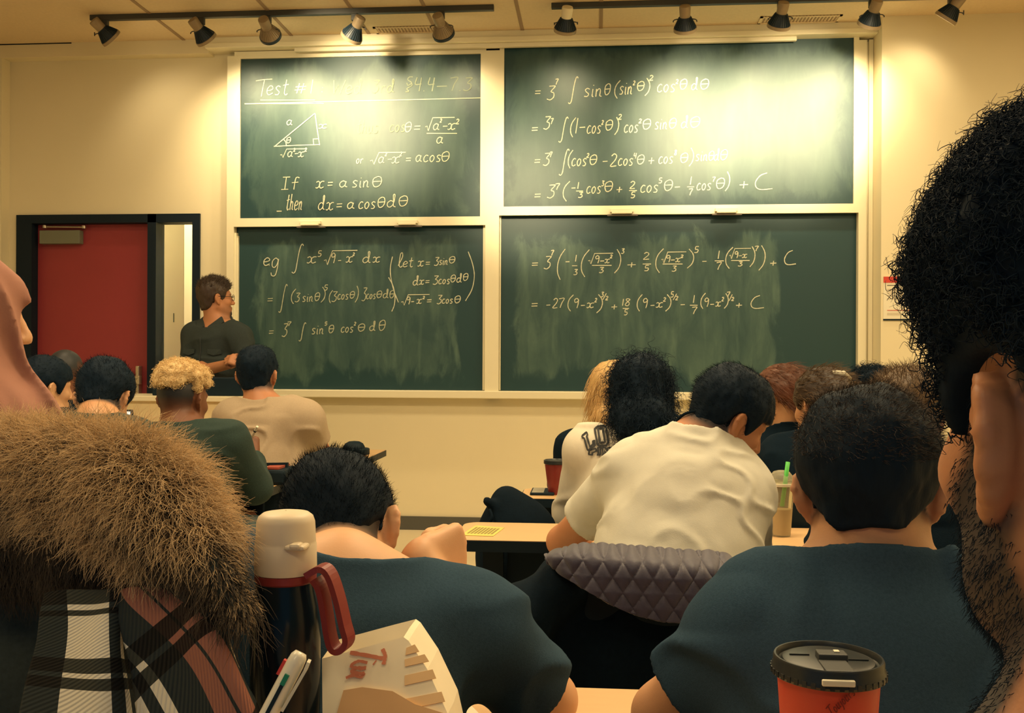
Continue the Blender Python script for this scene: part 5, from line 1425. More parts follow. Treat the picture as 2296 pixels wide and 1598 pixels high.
cloth('scarf', sc_rows, 60, 80, M_plaid, pH.o, lambda u, v: (.02 + u * .42, .32 + v * 1.0), .004)
sc_rows = [[(268, 1325, .99), (340, 1318, .975), (420, 1325, .965), (480, 1352, .965)],
           [(285, 1420, .965), (370, 1400, .94), (470, 1400, .925), (525, 1450, .93)],
           [(310, 1520, .955), (410, 1505, .92), (510, 1510, .905), (565, 1555, .905)],
           [(330, 1690, .95), (440, 1690, .91), (560, 1690, .895), (640, 1720, .90)]]
cloth('scarf', sc_rows, 70, 80, M_plaid, pH.o, lambda u, v: (.50 + u * .55 - v * .30, .52 + v * .62 + u * .34), .005)

# ================================================================ desks and chairs
def desk(x0, x1, y0, y1, z, label, corner=.06, legs=True, panel=True):
    r = empty('desk', ((x0 + x1) / 2, (y0 + y1) / 2, 0), label, 'desk', 'classroom desks')
    def outline(inset):
        pts = []; c = corner
        for (cx, cy, a0) in ((x0 + c, y0 + c, 180), (x1 - c, y0 + c, 270), (x1 - c, y1 - c, 0), (x0 + c, y1 - c, 90)):
            for k in range(7):
                a = R(a0 + k * 15); pts.append((cx + (c - inset) * math.cos(a), cy + (c - inset) * math.sin(a)))
        return pts
    MB().poly([(*q, z - .032) for q in outline(0)], (0, 0, .0305)).build('edge_band', M_edge, r)
    MB().poly([(*q, z - .004) for q in outline(.003)], (0, 0, .004)).build('table_top', M_desk, r)
    yc = (y0 + y1) / 2 + (y1 - y0) * .12
    for x in ((x0 + .10, x1 - .10) if x1 - x0 < 1.7 else (x0 + .10, (x0 + x1) / 2, x1 - .10)):
        MB().box((x - .03, yc - .012, .03), (x + .03, yc + .012, z - .03)).box((x - .025, y0 + .02, .0), (x + .025, y1 - .01, .035), .01).build('leg', M_edge, r)
    if panel: MB().box((x0 + .14, yc + .014, z - .34), (x1 - .14, yc + .026, z - .033)).build('modesty_panel', M_black, r)
    return r
a = at(1012, 1213, 2.71)
desk(a.x, a.x + 1.9, 2.70, 3.0, .722, 'beech desk with rounded corner in the middle row, yellow sheet on it', .05)
a = at(1165, 1117, 3.55)
desk(a.x, a.x + 2.0, 3.52, 3.80, .722, 'beech desk in the front right row, carrying a dark red cup and a phone', .05)
a = at(866, 1012, 5.25)
desk(a.x - 1.5, a.x, 4.78, 5.27, .722, 'desk at the front left with a black hat on its corner', .02)
a = at(655, 1085, 3.95)
desk(at(205, 1085, 3.95).x, a.x, 3.56, 3.96, .722, 'reddish desk in front of the student with bleached curls', .03)
desk(-.60, 1.35, 1.37, 1.635, .682, 'beech desk of the two students in slate tees, nearest full row', .04, panel=False)
desk(-.30, .62, .70, 1.14, .742, 'desk at the bottom edge carrying the bottle, paper bag and red cup', .03, panel=False)

def chair_parts(r, x, y, z=0):
    o_ = Vector((x, y, 0))
    def T(p): return o_ + Vector(p)
    s = MB().box(T((-.21, -.20, .42)), T((.21, .21, .45)), .012); s.build('seat', M_black, r)
    b = MB(); n = 9
    pts = []
    for k in range(n):
        u = -1 + 2 * k / (n - 1); pts.append((u * .20, -.235 + .035 * u * u * 1.0))
    bm_ = b.bm
    ring = []
    for zz, ins in ((.55, .0), (.80, .0)):
        ring.append([bm_.verts.new(T((px, py, zz))) for px, py in pts]); ring.append([bm_.verts.new(T((px, py - .018, zz))) for px, py in pts])
    for k in range(n - 1):
        bm_.faces.new((ring[0][k], ring[0][k + 1], ring[2][k + 1], ring[2][k])); bm_.faces.new((ring[1][k], ring[3][k], ring[3][k + 1], ring[1][k + 1]))
        bm_.faces.new((ring[2][k], ring[2][k + 1], ring[3][k + 1], ring[3][k])); bm_.faces.new((ring[0][k], ring[1][k], ring[1][k + 1], ring[0][k + 1]))
    for e_ in (0, n - 1): bm_.faces.new((ring[0][e_], ring[2][e_], ring[3][e_], ring[1][e_]))
    b.build('backrest', M_black, r)
    for sx in (-1, 1):
        MB().tube([T((sx * .19, -.19, .425)), T((sx * .20, -.23, .01))], .011, 10).build('leg', M_edge, r)
        MB().tube([T((sx * .19, .19, .425)), T((sx * .20, .20, .01))], .011, 10).build('leg', M_edge, r)
        MB().tube([T((sx * .17, -.195, .44)), T((sx * .17, -.222, .60))], .009, 8).build('back_support', M_edge, r)
CH0 = None
def chair(x, y, label, group='black chairs'):
    global CH0
    if CH0 is None:
        CH0 = empty('chair', (0, 0, 0)); chair_parts(CH0, 0, 0); r = CH0; tag(r, label, 'chair', group)
        r.location = (x, y, 0); return r
    r = CH0.copy(); COL.objects.link(r); r.location = (x, y, 0); r['label'] = label; r['group'] = group
    for ch in CH0.children:
        c = ch.copy(); COL.objects.link(c); c.parent = r
    return r
for (pp, lab, dy) in ((p3, 'black chair with a quilted purple jacket hung over its back', -.02), (p, 'black chair of the student in the slate tee behind the red cup', 0), (p2, 'black chair of the student resting cheek on fist', 0),
                      (p10, 'black chair of the student in the beige tee', 0), (p11, 'black chair of the student with bleached curls', 0), (p4, 'black chair of the student in the lettered sweatshirt', 0),
                      (p5, 'black chair of the blonde student', 0), (p6, 'black chair of the student with auburn hair', 0), (p7, 'black chair of the student with the hair clip', 0), (p8, 'black chair of the curly-haired student by the board end', 0),
                      (p9, 'black chair of the student with spiky brown hair', 0), (p12, 'black chair of the student bowed over a tablet', 0), (p13, 'black chair of the student in profile beside the hijab', 0), (p14, 'black chair of the student with a shaved head', 0),
                      (pH, 'black chair of the student in the hijab and parka', 0), (pN, 'black chair of the nearest man at the right edge', 0)):
    chair(pp.H.x, pp.H.y + dy, lab)

# ---- jacket on the white-tee student's chair
M_quilt = mat('purple_quilted_satin', (.028, .027, .066), .5, .25, 120, .2, 300, sheen=.3)
M_shell = mat('black_jacket_shell', (.004, .011, .020), .9, .3, 90, .4, 200, spec=.1)
cb = at(1430, 1400, 1.98)
def shell(P):
    d = s_ell(P, at(1425, 1440, 2.04), (.215, .06, .17))
    d = smin(d, s_ell(P, at(1390, 1580, 2.03), (.26, .085, .20)), .06)
    d = smin(d, s_cone(P, at(1262, 1310, 2.0), at(1170, 1390, 1.98), .055, .055), .04)
    d = smin(d, s_cone(P, at(1150, 1400, 1.96), at(1120, 1560, 1.96), .055, .05), .04)
    d = smin(d, s_cone(P, at(1590, 1350, 2.02), at(1640, 1560, 2.0), .05, .055), .04)
    d = smin(d, s_cone(P, at(1250, 1290, 2.03), at(1620, 1300, 2.03), .028, .028), .03)
    n = vnoise(P, (10, 10, 5), 44)
    return d - .010 * (1 - 2 * np.abs(n))
jk = empty('jacket', (cb.x, cb.y, cb.z), 'black jacket with purple quilted lining hung over the chair of the white-tee student', 'jacket')
V_, Fq = mesh_sdf(shell, np.array(at(1420, 1400, 2.0)) - [.42, .16, .42], np.array(at(1420, 1400, 2.0)) + [.36, .16, .22], .007)
sh_o = obj('shell', np_mesh('shell', V_, Fq), M_shell, jk)
def quilt(g, U, Vv):
    x = g[..., 0] / .019; z = g[..., 2] / .027
    a = np.abs(np.sin((x + z) * math.pi * .5 + .3)); b = np.abs(np.sin((x - z) * math.pi * .5))
    return .006 * (np.minimum(a, b) ** .5) - .002
q_rows = [[(1222, 1246, 2.0), (1300, 1222, 1.985), (1420, 1226, 1.975), (1540, 1236, 1.975), (1612, 1240, 1.985), (1652, 1262, 2.01)],
          [(1222, 1250, 1.96), (1292, 1246, 1.925), (1410, 1262, 1.905), (1540, 1275, 1.90), (1622, 1276, 1.92), (1664, 1276, 1.96)],
          [(1226, 1258, 1.95), (1298, 1286, 1.905), (1405, 1320, 1.885), (1530, 1335, 1.88), (1615, 1316, 1.90), (1662, 1290, 1.95)],
          [(1232, 1264, 1.95), (1305, 1318, 1.895), (1412, 1374, 1.875), (1525, 1396, 1.87), (1606, 1362, 1.895), (1655, 1306, 1.95)]]
cloth('quilted_lining', q_rows, 200, 90, M_quilt, jk, lambda u, v: (u, v), 0, .006, 9, quilt)
# small vertical lettering on the shell
bm = bmesh.new(); st, W_ = strokes_of('fao')
for q in st:
    pts = []
    for (u, v) in q:
        px, py = 1142 + v * 11 - u * 2.0 - 6, 1333 - u / W_ * 22
        d = Vector(ray(px, py)).normalized()
        hit, loc, nrm, _ = sh_o.ray_cast(Vector((0, 0, EYE)) - sh_o.matrix_world.translation * 0, d)
        pts.append(loc - d * .004 if hit else at(px, py, 1.90))
    ribbon(bm, pts, .0022, Vector((0, -1, 0)))
me = bpy.data.meshes.new('lettering'); bm.to_mesh(me); bm.free(); obj('lettering', me, M_paper, sh_o)

# ---- lettering on the sweatshirt: L O over P I N, outlined college letters
def on_back(px, py, target):
    d = Vector(ray(px, py)).normalized(); hit, loc, nrm, _ = target.ray_cast(Vector((0, 0, EYE)), d)
    return (loc + nrm * .003, nrm) if hit else (at(px, py, 3.1), Vector((0, -1, 0)))
csw = lambda x, y: (1240 + x * .11264, 920 + y * .11264)
def outline_letter(polys, wd, target, conv):
    bm = bmesh.new()
    for pl in polys:
        q = []
        pl = pl + [pl[0]]
        for i in range(len(pl) - 1):
            for k in range(4):
                t = k / 4; q.append((pl[i][0] * (1 - t) + pl[i + 1][0] * t, pl[i][1] * (1 - t) + pl[i + 1][1] * t))
        q.append(pl[0])
        ribbon(bm, [on_back(*conv(*v), target)[0] for v in q], wd, Vector((-.1, -.9, .3)))
    me = bpy.data.meshes.new('lettering'); bm.to_mesh(me); bm.free()
    return obj('lettering', me, M_inkdark, sw)
Lp = [(580, 515), (672, 440), (690, 495), (672, 520), (740, 735), (800, 670), (790, 620), (822, 605), (835, 700), (700, 800), (685, 775), (625, 560), (595, 560)]
Oo = [(845, 360), (890, 325), (1010, 312), (1060, 360), (1100, 640), (1060, 705), (920, 712), (880, 660), (830, 385)]
Oi = [(895, 375), (990, 360), (1035, 640), (935, 650)]
outline_letter([Lp], .0065, sw, csw); outline_letter([Oo, Oi], .008, sw, csw)
outline_letter([[(720, 800), (850, 760), (870, 810), (780, 850), (785, 885), (715, 880)], [(880, 750), (965, 742), (945, 780), (950, 890), (880, 890), (905, 870), (900, 780)], [(985, 740), (1040, 745), (1090, 830), (1085, 760), (1165, 745), (1140, 790), (1110, 900), (1080, 890), (1030, 810), (1050, 905), (985, 905), (1005, 880)]], .006, sw, csw)

# ================================================================ things on and around the desks
def ribbonbox(mb, pts, half, wdir):
    """rectangular section strap along pts; half=(thickness, width)"""
    bm_ = mb.bm; rings = []; n = len(pts); wd = Vector(wdir).normalized()
    for i in range(n):
        t = (Vector(pts[min(i + 1, n - 1)]) - Vector(pts[max(i - 1, 0)])).normalized(); s = t.cross(wd).normalized()
        p_ = Vector(pts[i]); rings.append([bm_.verts.new(p_ + s * a * half[0] + wd * b * half[1]) for a, b in ((1, 1), (-1, 1), (-1, -1), (1, -1))])
    for i in range(n - 1):
        for k in range(4): bm_.faces.new((rings[i][k], rings[i][(k + 1) % 4], rings[i + 1][(k + 1) % 4], rings[i + 1][k]))
    bm_.faces.new(rings[0]); bm_.faces.new(rings[-1][::-1]); return mb
# bottle
YBt = 1.0
bc = at(640, 1400, YBt); ZD = .742
zc1 = at(640, 1144, YBt).z; zc0 = at(640, 1281, YBt).z
bt = empty('bottle', (bc.x, bc.y, ZD), 'tall dark bottle with a cream cap and a red strap', 'bottle')
M_bottle = mat('dark_gloss_bottle', (.006, .014, .022), .2, .1, 10, spec=.4)
M_cap = mat('cream_plastic', (.80, .68, .50), .45, .04, 20)
M_strap = mat('red_strap', (.26, .030, .030), .4)
Tb = Matrix.Translation((bc.x, bc.y, 0))
MB().lathe([(.032, ZD), (.0355, ZD + .004), (.0362, zc0 - .070), (.0362, zc0 - .052), (.0345, zc0 - .034), (.0305, zc0 - .014), (.0300, zc0 - .006)], Tb, 48).build('body', M_bottle, bt, True, 40)
zc = zc1 - zc0
capo = MB().lathe([(.0318, zc0), (.0322, zc0 + .002), (.0316, zc0 + zc * .46), (.0312, zc0 + zc * .47), (.0310, zc0 + zc * .52), (.0300, zc0 + zc * .82), (.0280, zc0 + zc * .91), (.0235, zc0 + zc * .965), (.012, zc0 + zc * .995), (.001, zc0 + zc)], Tb, 48, True, False).build('cap', M_cap, bt, True, 50)
MB().box((bc.x + .008, bc.y - .034, zc0 + zc * .43), (bc.x + .030, bc.y - .010, zc0 + zc * .53), .004).box((bc.x + .014, bc.y - .036, zc0 + zc * .465), (bc.x + .026, bc.y - .02, zc0 + zc * .56), .003).build('cap_catch', M_cap, capo)
MB().lathe([(.030, zc0 - .010), (.0318, zc0 - .008), (.0318, zc0 - .001), (.030, zc0)], Tb, 48).build('strap_ring', M_strap, bt, True, 40)
sp_ = [at(x, y, YBt - .02) for x, y in ((692, 1287), (722, 1272), (742, 1288), (760, 1340), (774, 1400), (782, 1432), (774, 1450), (760, 1456), (748, 1448), (740, 1420), (732, 1370), (722, 1320), (708, 1296))]
ribbonbox(MB(), [Vector(v) for v in catmull([tuple(v) for v in sp_], 4)], (.0032, .008), (.25, 1, .1)).build('strap', M_strap, bt)

# paper bag
YB_ = .965
bg = empty('paper_bag', (at(850, 1500, YB_).x, YB_, ZD), 'crumpled white paper bag with red script, leaning by the bottle', 'paper bag')
M_bag = mat('white_kraft', (.92, .82, .60), .75, .06, 22, .35, 26)
M_tan = mat('tan_print', (.82, .55, .28), .75, .08, 30)
M_scr = mat('red_print', (.62, .20, .11), .7)
ol = [(722, 1476), (780, 1461), (850, 1442), (905, 1428), (916, 1436), (958, 1500), (1004, 1600), (1030, 1720), (1036, 1800), (735, 1800), (724, 1700)]
bag_p = at(850, 1430, 1.03); bag_n = Vector((-.10, -.80, .60)).normalized()
def onbag(x, y, off=0.0):
    """point on the tilted front of the bag"""
    d = Vector(ray(x, y)); o_ = Vector((0, 0, EYE)); t = (bag_p + bag_n * off - o_).dot(bag_n) / d.dot(bag_n)
    return o_ + d * t
oln = [onbag(x, y) for x, y in ol]
c_b = sum(oln, Vector()) / len(oln)
mb = MB(); fr0 = [mb.bm.verts.new(v) for v in oln]; fr1 = [mb.bm.verts.new(c_b.lerp(v, 1.02) + Vector((0, .035, 0))) for v in oln]; fr2 = [mb.bm.verts.new(v + Vector((0, .072, 0))) for v in oln]
n = len(ol)
for A_, B_ in ((fr0, fr1), (fr1, fr2)):
    for i in range(n):
        if i in (0, 1, 2): continue          # open mouth
        mb.bm.faces.new((A_[i], A_[(i + 1) % n], B_[(i + 1) % n], B_[i]))
mb.bm.faces.new(fr0); mb.bm.faces.new(fr2[::-1])
mb.build('bag', M_bag, bg)
for s4 in ([(911, 1452), (930, 1444), (940, 1460), (909, 1468)], [(907, 1478), (952, 1466), (962, 1482), (908, 1494)], [(907, 1514), (970, 1500), (978, 1520), (907, 1536)], [(909, 1566), (990, 1550), (998, 1572), (910, 1590)]):
    MB().poly([onbag(x, y, .0012) for x, y in s4], -bag_n * .001).build('printed_stripe', M_tan, bg)
MB().poly([onbag(x, y, .005) for x, y in ((752, 1610), (770, 1547), (812, 1540), (880, 1549), (930, 1578), (1000, 1600), (1010, 1700), (752, 1700))], -bag_n * .004).build('folded_flap', mat('tan_kraft', (.66, .40, .19), .75, .06, 22, .3, 26), bg)
bm = bmesh.new()
def thick(pts, wd):
    ribbon(bm, [onbag(x, y, .0012) for x, y in catmull(pts, 6)], wd, bag_n)
czb = lambda x, y: (540 + x * .299, 1120 + y * .299)
for pts, wd in (([czb(1062, 1118), czb(1082, 1170), czb(1070, 1236)], .0042), ([czb(1064, 1190), czb(960, 1170), czb(820, 1146)], .0042), ([czb(1000, 1218), czb(1008, 1224)], .0050),
                ([czb(950, 1222), czb(880, 1212), czb(828, 1250), czb(900, 1268), czb(940, 1262)], .0036), ([czb(940, 1262), czb(880, 1262), czb(830, 1290), czb(900, 1305), czb(930, 1300)], .0036), ([czb(930, 1300), czb(900, 1330), czb(850, 1318), czb(790, 1338)], .0036)):
    thick(pts, wd)
me = bpy.data.meshes.new('script_lettering'); bm.to_mesh(me); bm.free(); obj('script_lettering', me, M_scr, bg)

# four-colour pen in a pen cup
p0, p1 = at(675, 1462, .90), at(515, 1768, .86)
ax = (p1 - p0).normalized(); L_ = (p1 - p0).length
pe = empty('pen', p1, 'white four-colour click pen leaning in front of the dark bottle', 'pen')
MB().tube([p0, p0 + ax * .004, p0 + ax * .012, p0 + ax * .085, p0 + ax * (L_ - .015), p1], [.0055, .0078, .0085, .0085, .0070, .0015], 16).build('barrel', mat('white_pen_plastic', (.84, .80, .66), .3, coat=.3), pe, True)
side = ax.cross(Vector((0, -1, 0))).normalized()
ribbonbox(MB(), [p0 + ax * .002 + side * -.011 + Vector((0, -.004, 0)), p0 + ax * .010 + side * -.012 + Vector((0, -.005, 0)), p0 + ax * .050 + side * -.010 + Vector((0, -.004, 0))], (.0015, .003), (0, 1, .2)).build('clip', mat('clear_clip', (.7, .66, .52), .25), pe)
ribbonbox(MB(), [p0 + ax * .022 + Vector((0, -.0086, .001)), p0 + ax * .058 + Vector((0, -.0086, .001))], (.0018, .0012), (0, 1, 0)).build('slot', M_black, pe)
ribbonbox(MB(), [p0 + ax * .020 + Vector((0, -.0090, .001)), p0 + ax * .030 + Vector((0, -.0090, .001))], (.0022, .0014), (0, 1, 0)).build('green_slider', mat('pen_green', (.02, .22, .12), .35), pe)
ribbonbox(MB(), [p0 + ax * .012 + side * .009, p0 + ax * .026 + side * .009], (.0022, .0022), (0, 1, 0)).build('red_slider', mat('pen_red', (.60, .05, .03), .35), pe)
cp = p1 + ax * -.03
pc = empty('pen_cup', (cp.x, cp.y, ZD), 'black pen cup holding the white four-colour pen', 'pen cup')
MB().lathe([(.038, ZD), (.040, ZD + .004), (.042, p1.z + .012), (.039, p1.z + .012), (.036, p1.z - .012)], Matrix.Translation((cp.x, cp.y, 0)), 32, True, True).build('cup', M_black, pc, True, 40)

# red paper cup with black lid
YC = .92
cc = at(1857, 1480, YC); zl = cc.z
cu = empty('coffee_cup', (cc.x, cc.y, ZD), 'red paper coffee cup with a black lid at the bottom right', 'cup')
M_cup = mat('red_cup_paper', (.66, .075, .040), .45, .04, 20)
M_lid = mat('black_lid', (.020, .026, .028), .35, .2, 60)
Tc = Matrix.Translation((cc.x, cc.y, 0)); zt = zl - .004
MB().lathe([(.031, ZD), (.032, ZD + .002), (.0452, zt - .012), (.0462, zt - .006), (.0462, zt - .002)], Tc, 56).build('cup_body', M_cup, cu, True, 40)
lid = MB().lathe([(.0462, zt - .009), (.0500, zt - .0085), (.0512, zt - .006), (.0505, zt - .002), (.0490, zt + .001), (.0490, zt + .0065), (.0480, zt + .0085), (.0464, zt + .0085), (.0450, zt + .006), (.0445, zt + .003), (.0425, zt + .002), (.0405, zt + .0052), (.036, zt + .0068), (.001, zt + .0070)], Tc, 64, False, False).build('lid', M_lid, cu, True, 35)
for k in range(0):
    pass
for k in range(44):
    a = R(-175 + k * 8)
tk = MB()
for k in range(40):
    a = 2 * math.pi * k / 40
    t = bmesh.new(); bmesh.ops.create_cube(t, size=1)
    for v in t.verts: v.co = Vector((.0500 + v.co.x * .0028, v.co.y * .0040, zt - .0050 + v.co.z * .005))
    tk.add(t, Tc @ Matrix.Rotation(a, 4, 'Z'))
tk.build('knurled_skirt', M_lid, lid)
fx, fy = cc.x, cc.y
MB().box((fx - .017, fy - .0530, zt - .003), (fx + .011, fy - .0488, zt + .0025), .001).build('tear_strip', M_paper, lid)
MB().box((fx - .012, fy - .044, zt + .004), (fx + .013, fy - .012, zt + .0084), .0012).box((fx - .011, fy - .012, zt + .006), (fx + .015, fy + .004, zt + .0130), .0012).build('drink_tab', M_trackm, lid)
MB().box((fx + .004, fy - .006, zt + .013), (fx + .009, fy + .0, zt + .0142), .0005).build('tab_highlight', M_paper, lid)  # small white box standing in for a glint on the tab
MB().box((fx - .034, fy + .004, zt + .0070), (fx - .016, fy + .0055, zt + .0080)).box((fx + .016, fy - .008, zt + .0070), (fx + .034, fy - .0065, zt + .0080)).build('embossed_ribs', M_lid, lid)
# script on the cup side
G['j'] = (.2, ".12,.5 .12,-.1 .04,-.35 -.08,-.3|!.12,.7 .13,.74"); G['m'] = (.8, ".04,.5 .05,0|.05,.3 .2,.52 .32,.4 .32,0|.32,.3 .48,.52 .62,.4 .62,.06 .76,.02")
bm = bmesh.new(); st, W_ = strokes_of('Toujours frais')
cupb = [o for o in cu.children if o.name.startswith('cup_body')][0]
for q in st:
    pts = []
    for (u, v) in q:
        t = u / W_; px = 1862 + t * 92 - v * 12; py = 1606 - t * 84 - v * 20
        d = Vector(ray(px, py)).normalized(); hit, loc, nrm, _ = cupb.ray_cast(Vector((0, 0, EYE)), d)
        pts.append(loc - d * .0008 if hit else at(px, py, YC - .04))
    ribbon(bm, pts, .0011, Vector((0, -1, 0)))
me = bpy.data.meshes.new('lettering'); bm.to_mesh(me); bm.free(); obj('lettering', me, mat('maroon_print', (.22, .02, .018), .6), cupb)

# iced drink
ci = at(1752, 1085, 2.86)
ic = empty('iced_drink', (ci.x, ci.y, .722), 'clear plastic cup with a domed lid and bright green straw', 'cup')
M_clear = bpy.data.materials.new('clear_plastic'); M_clear.use_nodes = True
b_ = M_clear.node_tree.nodes['Principled BSDF']; b_.inputs['Base Color'].default_value = (.9, .86, .66, 1); b_.inputs['Roughness'].default_value = .15; b_.inputs['Transmission Weight'].default_value = .75; b_.inputs['IOR'].default_value = 1.15
Ti = Matrix.Translation((ci.x, ci.y, 0))
MB().lathe([(.026, .723), (.036, ci.z - .006), (.038, ci.z)], Ti, 32).build('cup', M_clear, ic, True, 40)
MB().lathe([(.0255, .727), (.031, .80), (.001, .802)], Ti, 32, True, False).build('drink', mat('milky_drink', (.55, .42, .22), .5), ic, True, 40)
MB().lathe([(.040, ci.z - .003), (.041, ci.z), (.040, ci.z + .006), (.034, ci.z + .022), (.022, ci.z + .036), (.008, ci.z + .040)], Ti, 32).build('dome_lid', M_clear, ic, True, 40)
MB().lathe([(.0385, ci.z - .004), (.0420, ci.z - .003), (.0420, ci.z + .004), (.0385, ci.z + .005)], Ti, 32, False, False).build('lid_rim', M_paper, ic, True, 40)
MB().tube([(ci.x - .002, ci.y - .020, ci.z - .06), (ci.x + .013, ci.y - .026, ci.z + .066)], .0060, 10).build('straw', mat('green_straw', (.10, .62, .10), .4), ic, True)
# brown folder by the iced drink
fo = MB().box((at(1692, 1150, 2.93).x, 2.93, .7225), (at(1742, 1150, 2.93).x, 2.955, at(1720, 1118, 2.93).z), .006).build('folder', mat('brown_card', (.33, .16, .09), .7, .1, 30))
tag(fo, 'brown card folder standing on the beech desk beside the iced drink', 'folder')
# yellow sheet
ys = [atz(x, y, .7225) for x, y in ((1033, 1200), (1066, 1178), (1131, 1183), (1106, 1202))]
yl = MB().poly(ys, (0, 0, .001)).build('yellow_sheet', mat('yellow_paper', (.72, .62, .16), .6)); tag(yl, 'yellow printed sheet on the rounded corner of the beech desk', 'paper')
tx = MB()
for k in range(8):
    t = (k + 1) / 9.5
    a0 = ys[0].lerp(ys[3], t).lerp(ys[1].lerp(ys[2], t), .18); a1 = ys[0].lerp(ys[3], t).lerp(ys[1].lerp(ys[2], t), .82)
    tx.poly([a0 + Vector((0, 0, .001)), a0 + Vector((.006, 0, .001)), a1 + Vector((.006, 0, .001)), a1 + Vector((0, 0, .001))], (0, 0, .0005))
tx.build('printed_lines', mat('olive_ink', (.30, .24, .07), .7), yl)
# dark red cup and phone on the front right desk
cr = at(1246, 1100, 3.64)
rc = empty('red_cup', (cr.x, cr.y, .722), 'tall dark red cup with black lid beside the lettered sweatshirt', 'cup')
zr = at(1246, 1030, 3.64).z
MB().lathe([(.026, .7225), (.027, .725), (.042, zr - .01)], Matrix.Translation((cr.x, cr.y, 0)), 28).build('cup_body', mat('dark_red_cup', (.22, .022, .018), .45, .2, 40), rc, True, 40)
MB().lathe([(.0425, zr - .016), (.045, zr - .014), (.045, zr - .002), (.040, zr), (.038, zr - .003), (.001, zr - .003)], Matrix.Translation((cr.x, cr.y, 0)), 28, True, False).build('lid', M_lid, rc, True, 40)
ph = empty('phone', (at(1212, 1104, 3.58).x, 3.58, .722), 'dark phone lying on the desk beside the dark red cup', 'phone')
a, b = atz(1188, 1110, .7225), atz(1246, 1099, .7225)
MB().box((a.x, a.y - .0, .7225), (b.x, b.y, .732), .003).build('phone_body', M_black, ph)
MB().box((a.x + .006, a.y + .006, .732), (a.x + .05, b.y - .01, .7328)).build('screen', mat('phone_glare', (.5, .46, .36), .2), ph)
# black bag on a chair in the aisle
gb_ = at(1140, 1150, 3.2)
def bagf(P):
    d = s_ell(P, at(1152, 1230, 3.2), (.10, .10, .17))
    d = smin(d, s_cone(P, at(1131, 1124, 3.18), at(1125, 1250, 3.18), .036, .075), .05)
    d = smin(d, s_cone(P, at(1135, 1120, 3.2), at(1196, 1200, 3.2), .035, .07), .04)
    d = smin(d, s_cone(P, at(1118, 1140, 3.15), at(1092, 1124, 3.13), .018, .013), .015)
    d = smin(d, s_cone(P, at(1160, 1200, 3.2), Vector((at(1160, 1200, 3.2).x, 3.2, .12)), .12, .13), .05)
    d = smax(d, .003 - P[:, 2], .01)
    return d - .005 * vnoise(P, (14, 14, 14), 9)
V_, Fq = mesh_sdf(bagf, np.array(gb_) - [.3, .25, .82], np.array(gb_) + [.3, .25, .2], .009)
bk = empty('backpack', (gb_.x, 3.2, 0), 'tall black backpack standing behind the rounded end of the beech desk', 'backpack')
obj('bag_body', np_mesh('bag_body', V_, Fq), M_shell, bk)
MB().tube([Vector(v) for v in catmull([tuple(at(1098, 1142, 3.12)), tuple(at(1103, 1160, 3.10)), tuple(at(1092, 1180, 3.10)), tuple(at(1090, 1196, 3.10))], 5)], .005, 8).build('strap', M_shell, bk, True)
# black hat on the front left desk
ht = at(794, 1006, 5.0)
hb = empty('hat', (ht.x, 5.0, .722), 'round black hat with a flat band lying on the front left desk', 'hat')
Th = Matrix.Translation((ht.x, 5.0, .7225))
MB().lathe([(.078, 0), (.080, .004), (.080, .028), (.076, .031)], Th, 32).build('brim_band', M_black, hb, True, 40)
MB().lathe([(.056, .030), (.055, .040), (.046, .056), (.028, .066), (.001, .069)], Th, 32, False, False).build('crown', M_black, hb, True, 50)
pp_ = empty('crumpled_papers', (at(762, 1012, 4.9).x, 4.9, .722), 'crumpled white papers beside the black hat on the front left desk', 'paper')
bm = bmesh.new(); bmesh.ops.create_icosphere(bm, subdivisions=3, radius=1)
for v in bm.verts:
    s_ = 1 + .35 * mnoise.noise(v.co * 2.2); v.co = Vector((v.co.x * .06 * s_ + at(752, 1012, 4.88).x, v.co.y * .05 * s_ + 4.88, max(0, v.co.z) * .022 * s_ + .7225))
me = bpy.data.meshes.new('papers'); bm.to_mesh(me); bm.free(); obj('papers', me, M_paper, pp_)
# bag, red notebook and rubber on the writing student's desk
a, b = at(588, 1056, 3.78), at(668, 1052, 3.93)
pk = MB().box((a.x, 3.76, .7225), (b.x, 3.93, at(620, 1054, 3.76).z), .012).build('pencil_case', M_black); tag(pk, 'black case lying on the desk under the red notebook', 'pencil case')
zk = at(620, 1054, 3.76).z
nb_ = MB().box((at(604, 1045, 3.84).x, 3.775, zk + .0005), (at(636, 1045, 3.84).x, 3.92, zk + .010), .001).build('notebook', mat('red_cover', (.36, .07, .045), .6, .15, 60)); tag(nb_, 'small red notebook on the black case at left of the aisle', 'notebook')
er = MB().box((at(585, 1048, 3.8).x, 3.775, zk + .0005), (at(601, 1048, 3.8).x, 3.80, zk + .011), .002).build('eraser', M_paper); tag(er, 'white eraser beside the small red notebook', 'eraser')
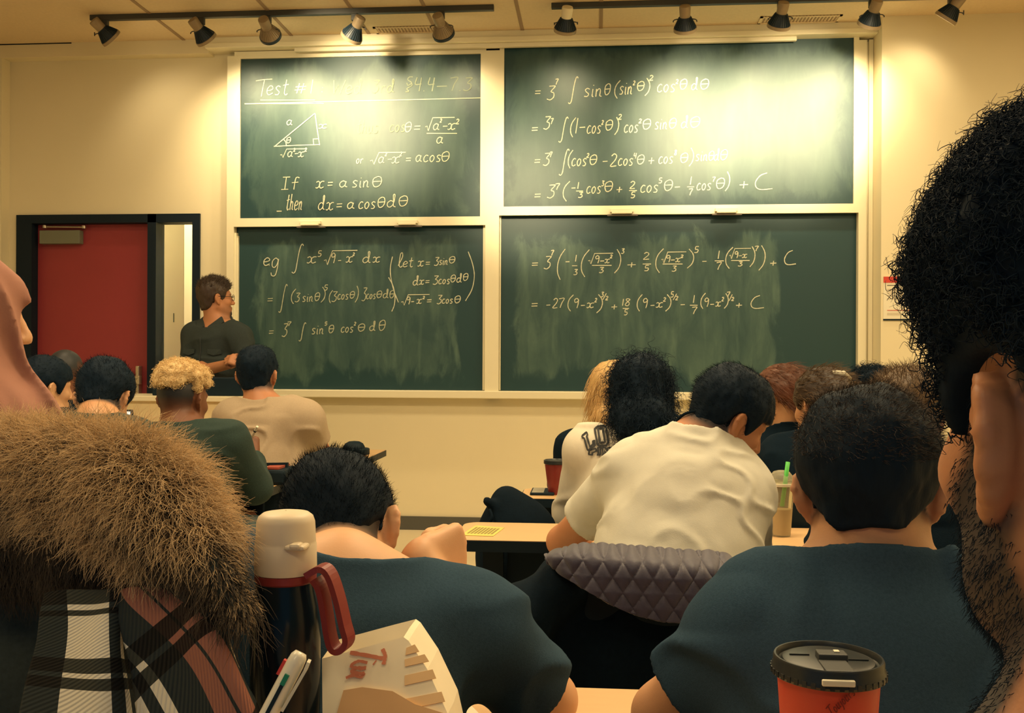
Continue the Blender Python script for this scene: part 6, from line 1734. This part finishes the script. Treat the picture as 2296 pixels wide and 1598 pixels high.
# tablet
tb = empty('tablet', at(262, 960, 3.44), 'tablet with a bright screen in front of the bowed student in dark green', 'tablet')
tl = [at(218, 919, 3.28), at(297, 918, 3.28), at(298, 1000, 3.20), at(218, 1001, 3.20)]
nrm = (tl[1] - tl[0]).cross(tl[3] - tl[0]).normalized()
if nrm.y > 0: nrm = -nrm
MB().poly(tl, -nrm * .008).build('case', M_black, tb)
tcx = sum(tl, Vector()) / 4
em = bpy.data.materials.new('tablet_screen'); em.use_nodes = True
bs = em.node_tree.nodes['Principled BSDF']; bs.inputs['Base Color'].default_value = (.5, .5, .45, 1); bs.inputs['Emission Color'].default_value = (.75, .80, .75, 1); bs.inputs['Emission Strength'].default_value = .7
MB().poly([tcx.lerp(v, .88) + nrm * .001 for v in tl], nrm * .0008).build('screen', em, tb)
# console with lectern box
z_c = at(400, 888, 5.35).z
cx0, cx1 = at(152, 900, 5.35).x, at(600, 900, 5.35).x
co = empty('lectern_console', ((cx0 + cx1) / 2, 5.5, 0), 'cream console counter between the lecturer and the front seats', 'counter')
MB().box((cx0, 5.36, 0), (cx1, 5.68, z_c - .03)).build('cabinet', mat('cream_laminate', (.80, .68, .42), .6, .03, 6), co)
MB().box((cx0 - .02, 5.34, z_c - .03), (cx1 + .02, 5.70, z_c), .004).build('counter_top', M_alu, co)
bx = MB().box((at(346, 870, 5.45).x, 5.42, z_c + .0005), (at(548, 870, 5.45).x, 5.62, at(450, 846, 5.45).z), .006).build('lectern_box', M_black); tag(bx, 'black desktop lectern box on the console in front of the lecturer', 'lectern box')
wp = MB().box((at(150, 902, 5.1).x, 5.3, z_c + .001), (at(176, 902, 5.1).x, 5.33, z_c + .002)) ; wp.bm.free()
sp2 = MB().poly([at(x, y, 4.72) for x, y in ((150, 890), (176, 889), (178, 918), (152, 920))], (0, .003, 0)).build('paper_card', M_paper); tag(sp2, 'white card propped up between the shaved head and the bowed student', 'paper')
# white paper on the slate-tee row desk, and pens beyond the right tee
w4 = [atz(x, y, .6825) for x, y in ((1038, 1602), (1050, 1576), (1074, 1600), (1090, 1640), (1020, 1640))]
wo = MB().poly(w4, (0, 0, .001)).build('sheet', M_paper); tag(wo, 'white sheet on the desk under the arm of the fist-resting student', 'paper')
mk = empty('marker', at(1710, 1262, 1.58), 'white marker with a black cap by the shoulder of the slate tee', 'marker')
a, b = at(1692, 1266, 1.6), at(1752, 1250, 1.6)
MB().tube([a.lerp(b, .12), b], .0055, 12).build('barrel', M_paper, mk, True)
MB().tube([a - (b - a) * .12, a.lerp(b, .14)], .007, 12).build('cap', M_black, mk, True)
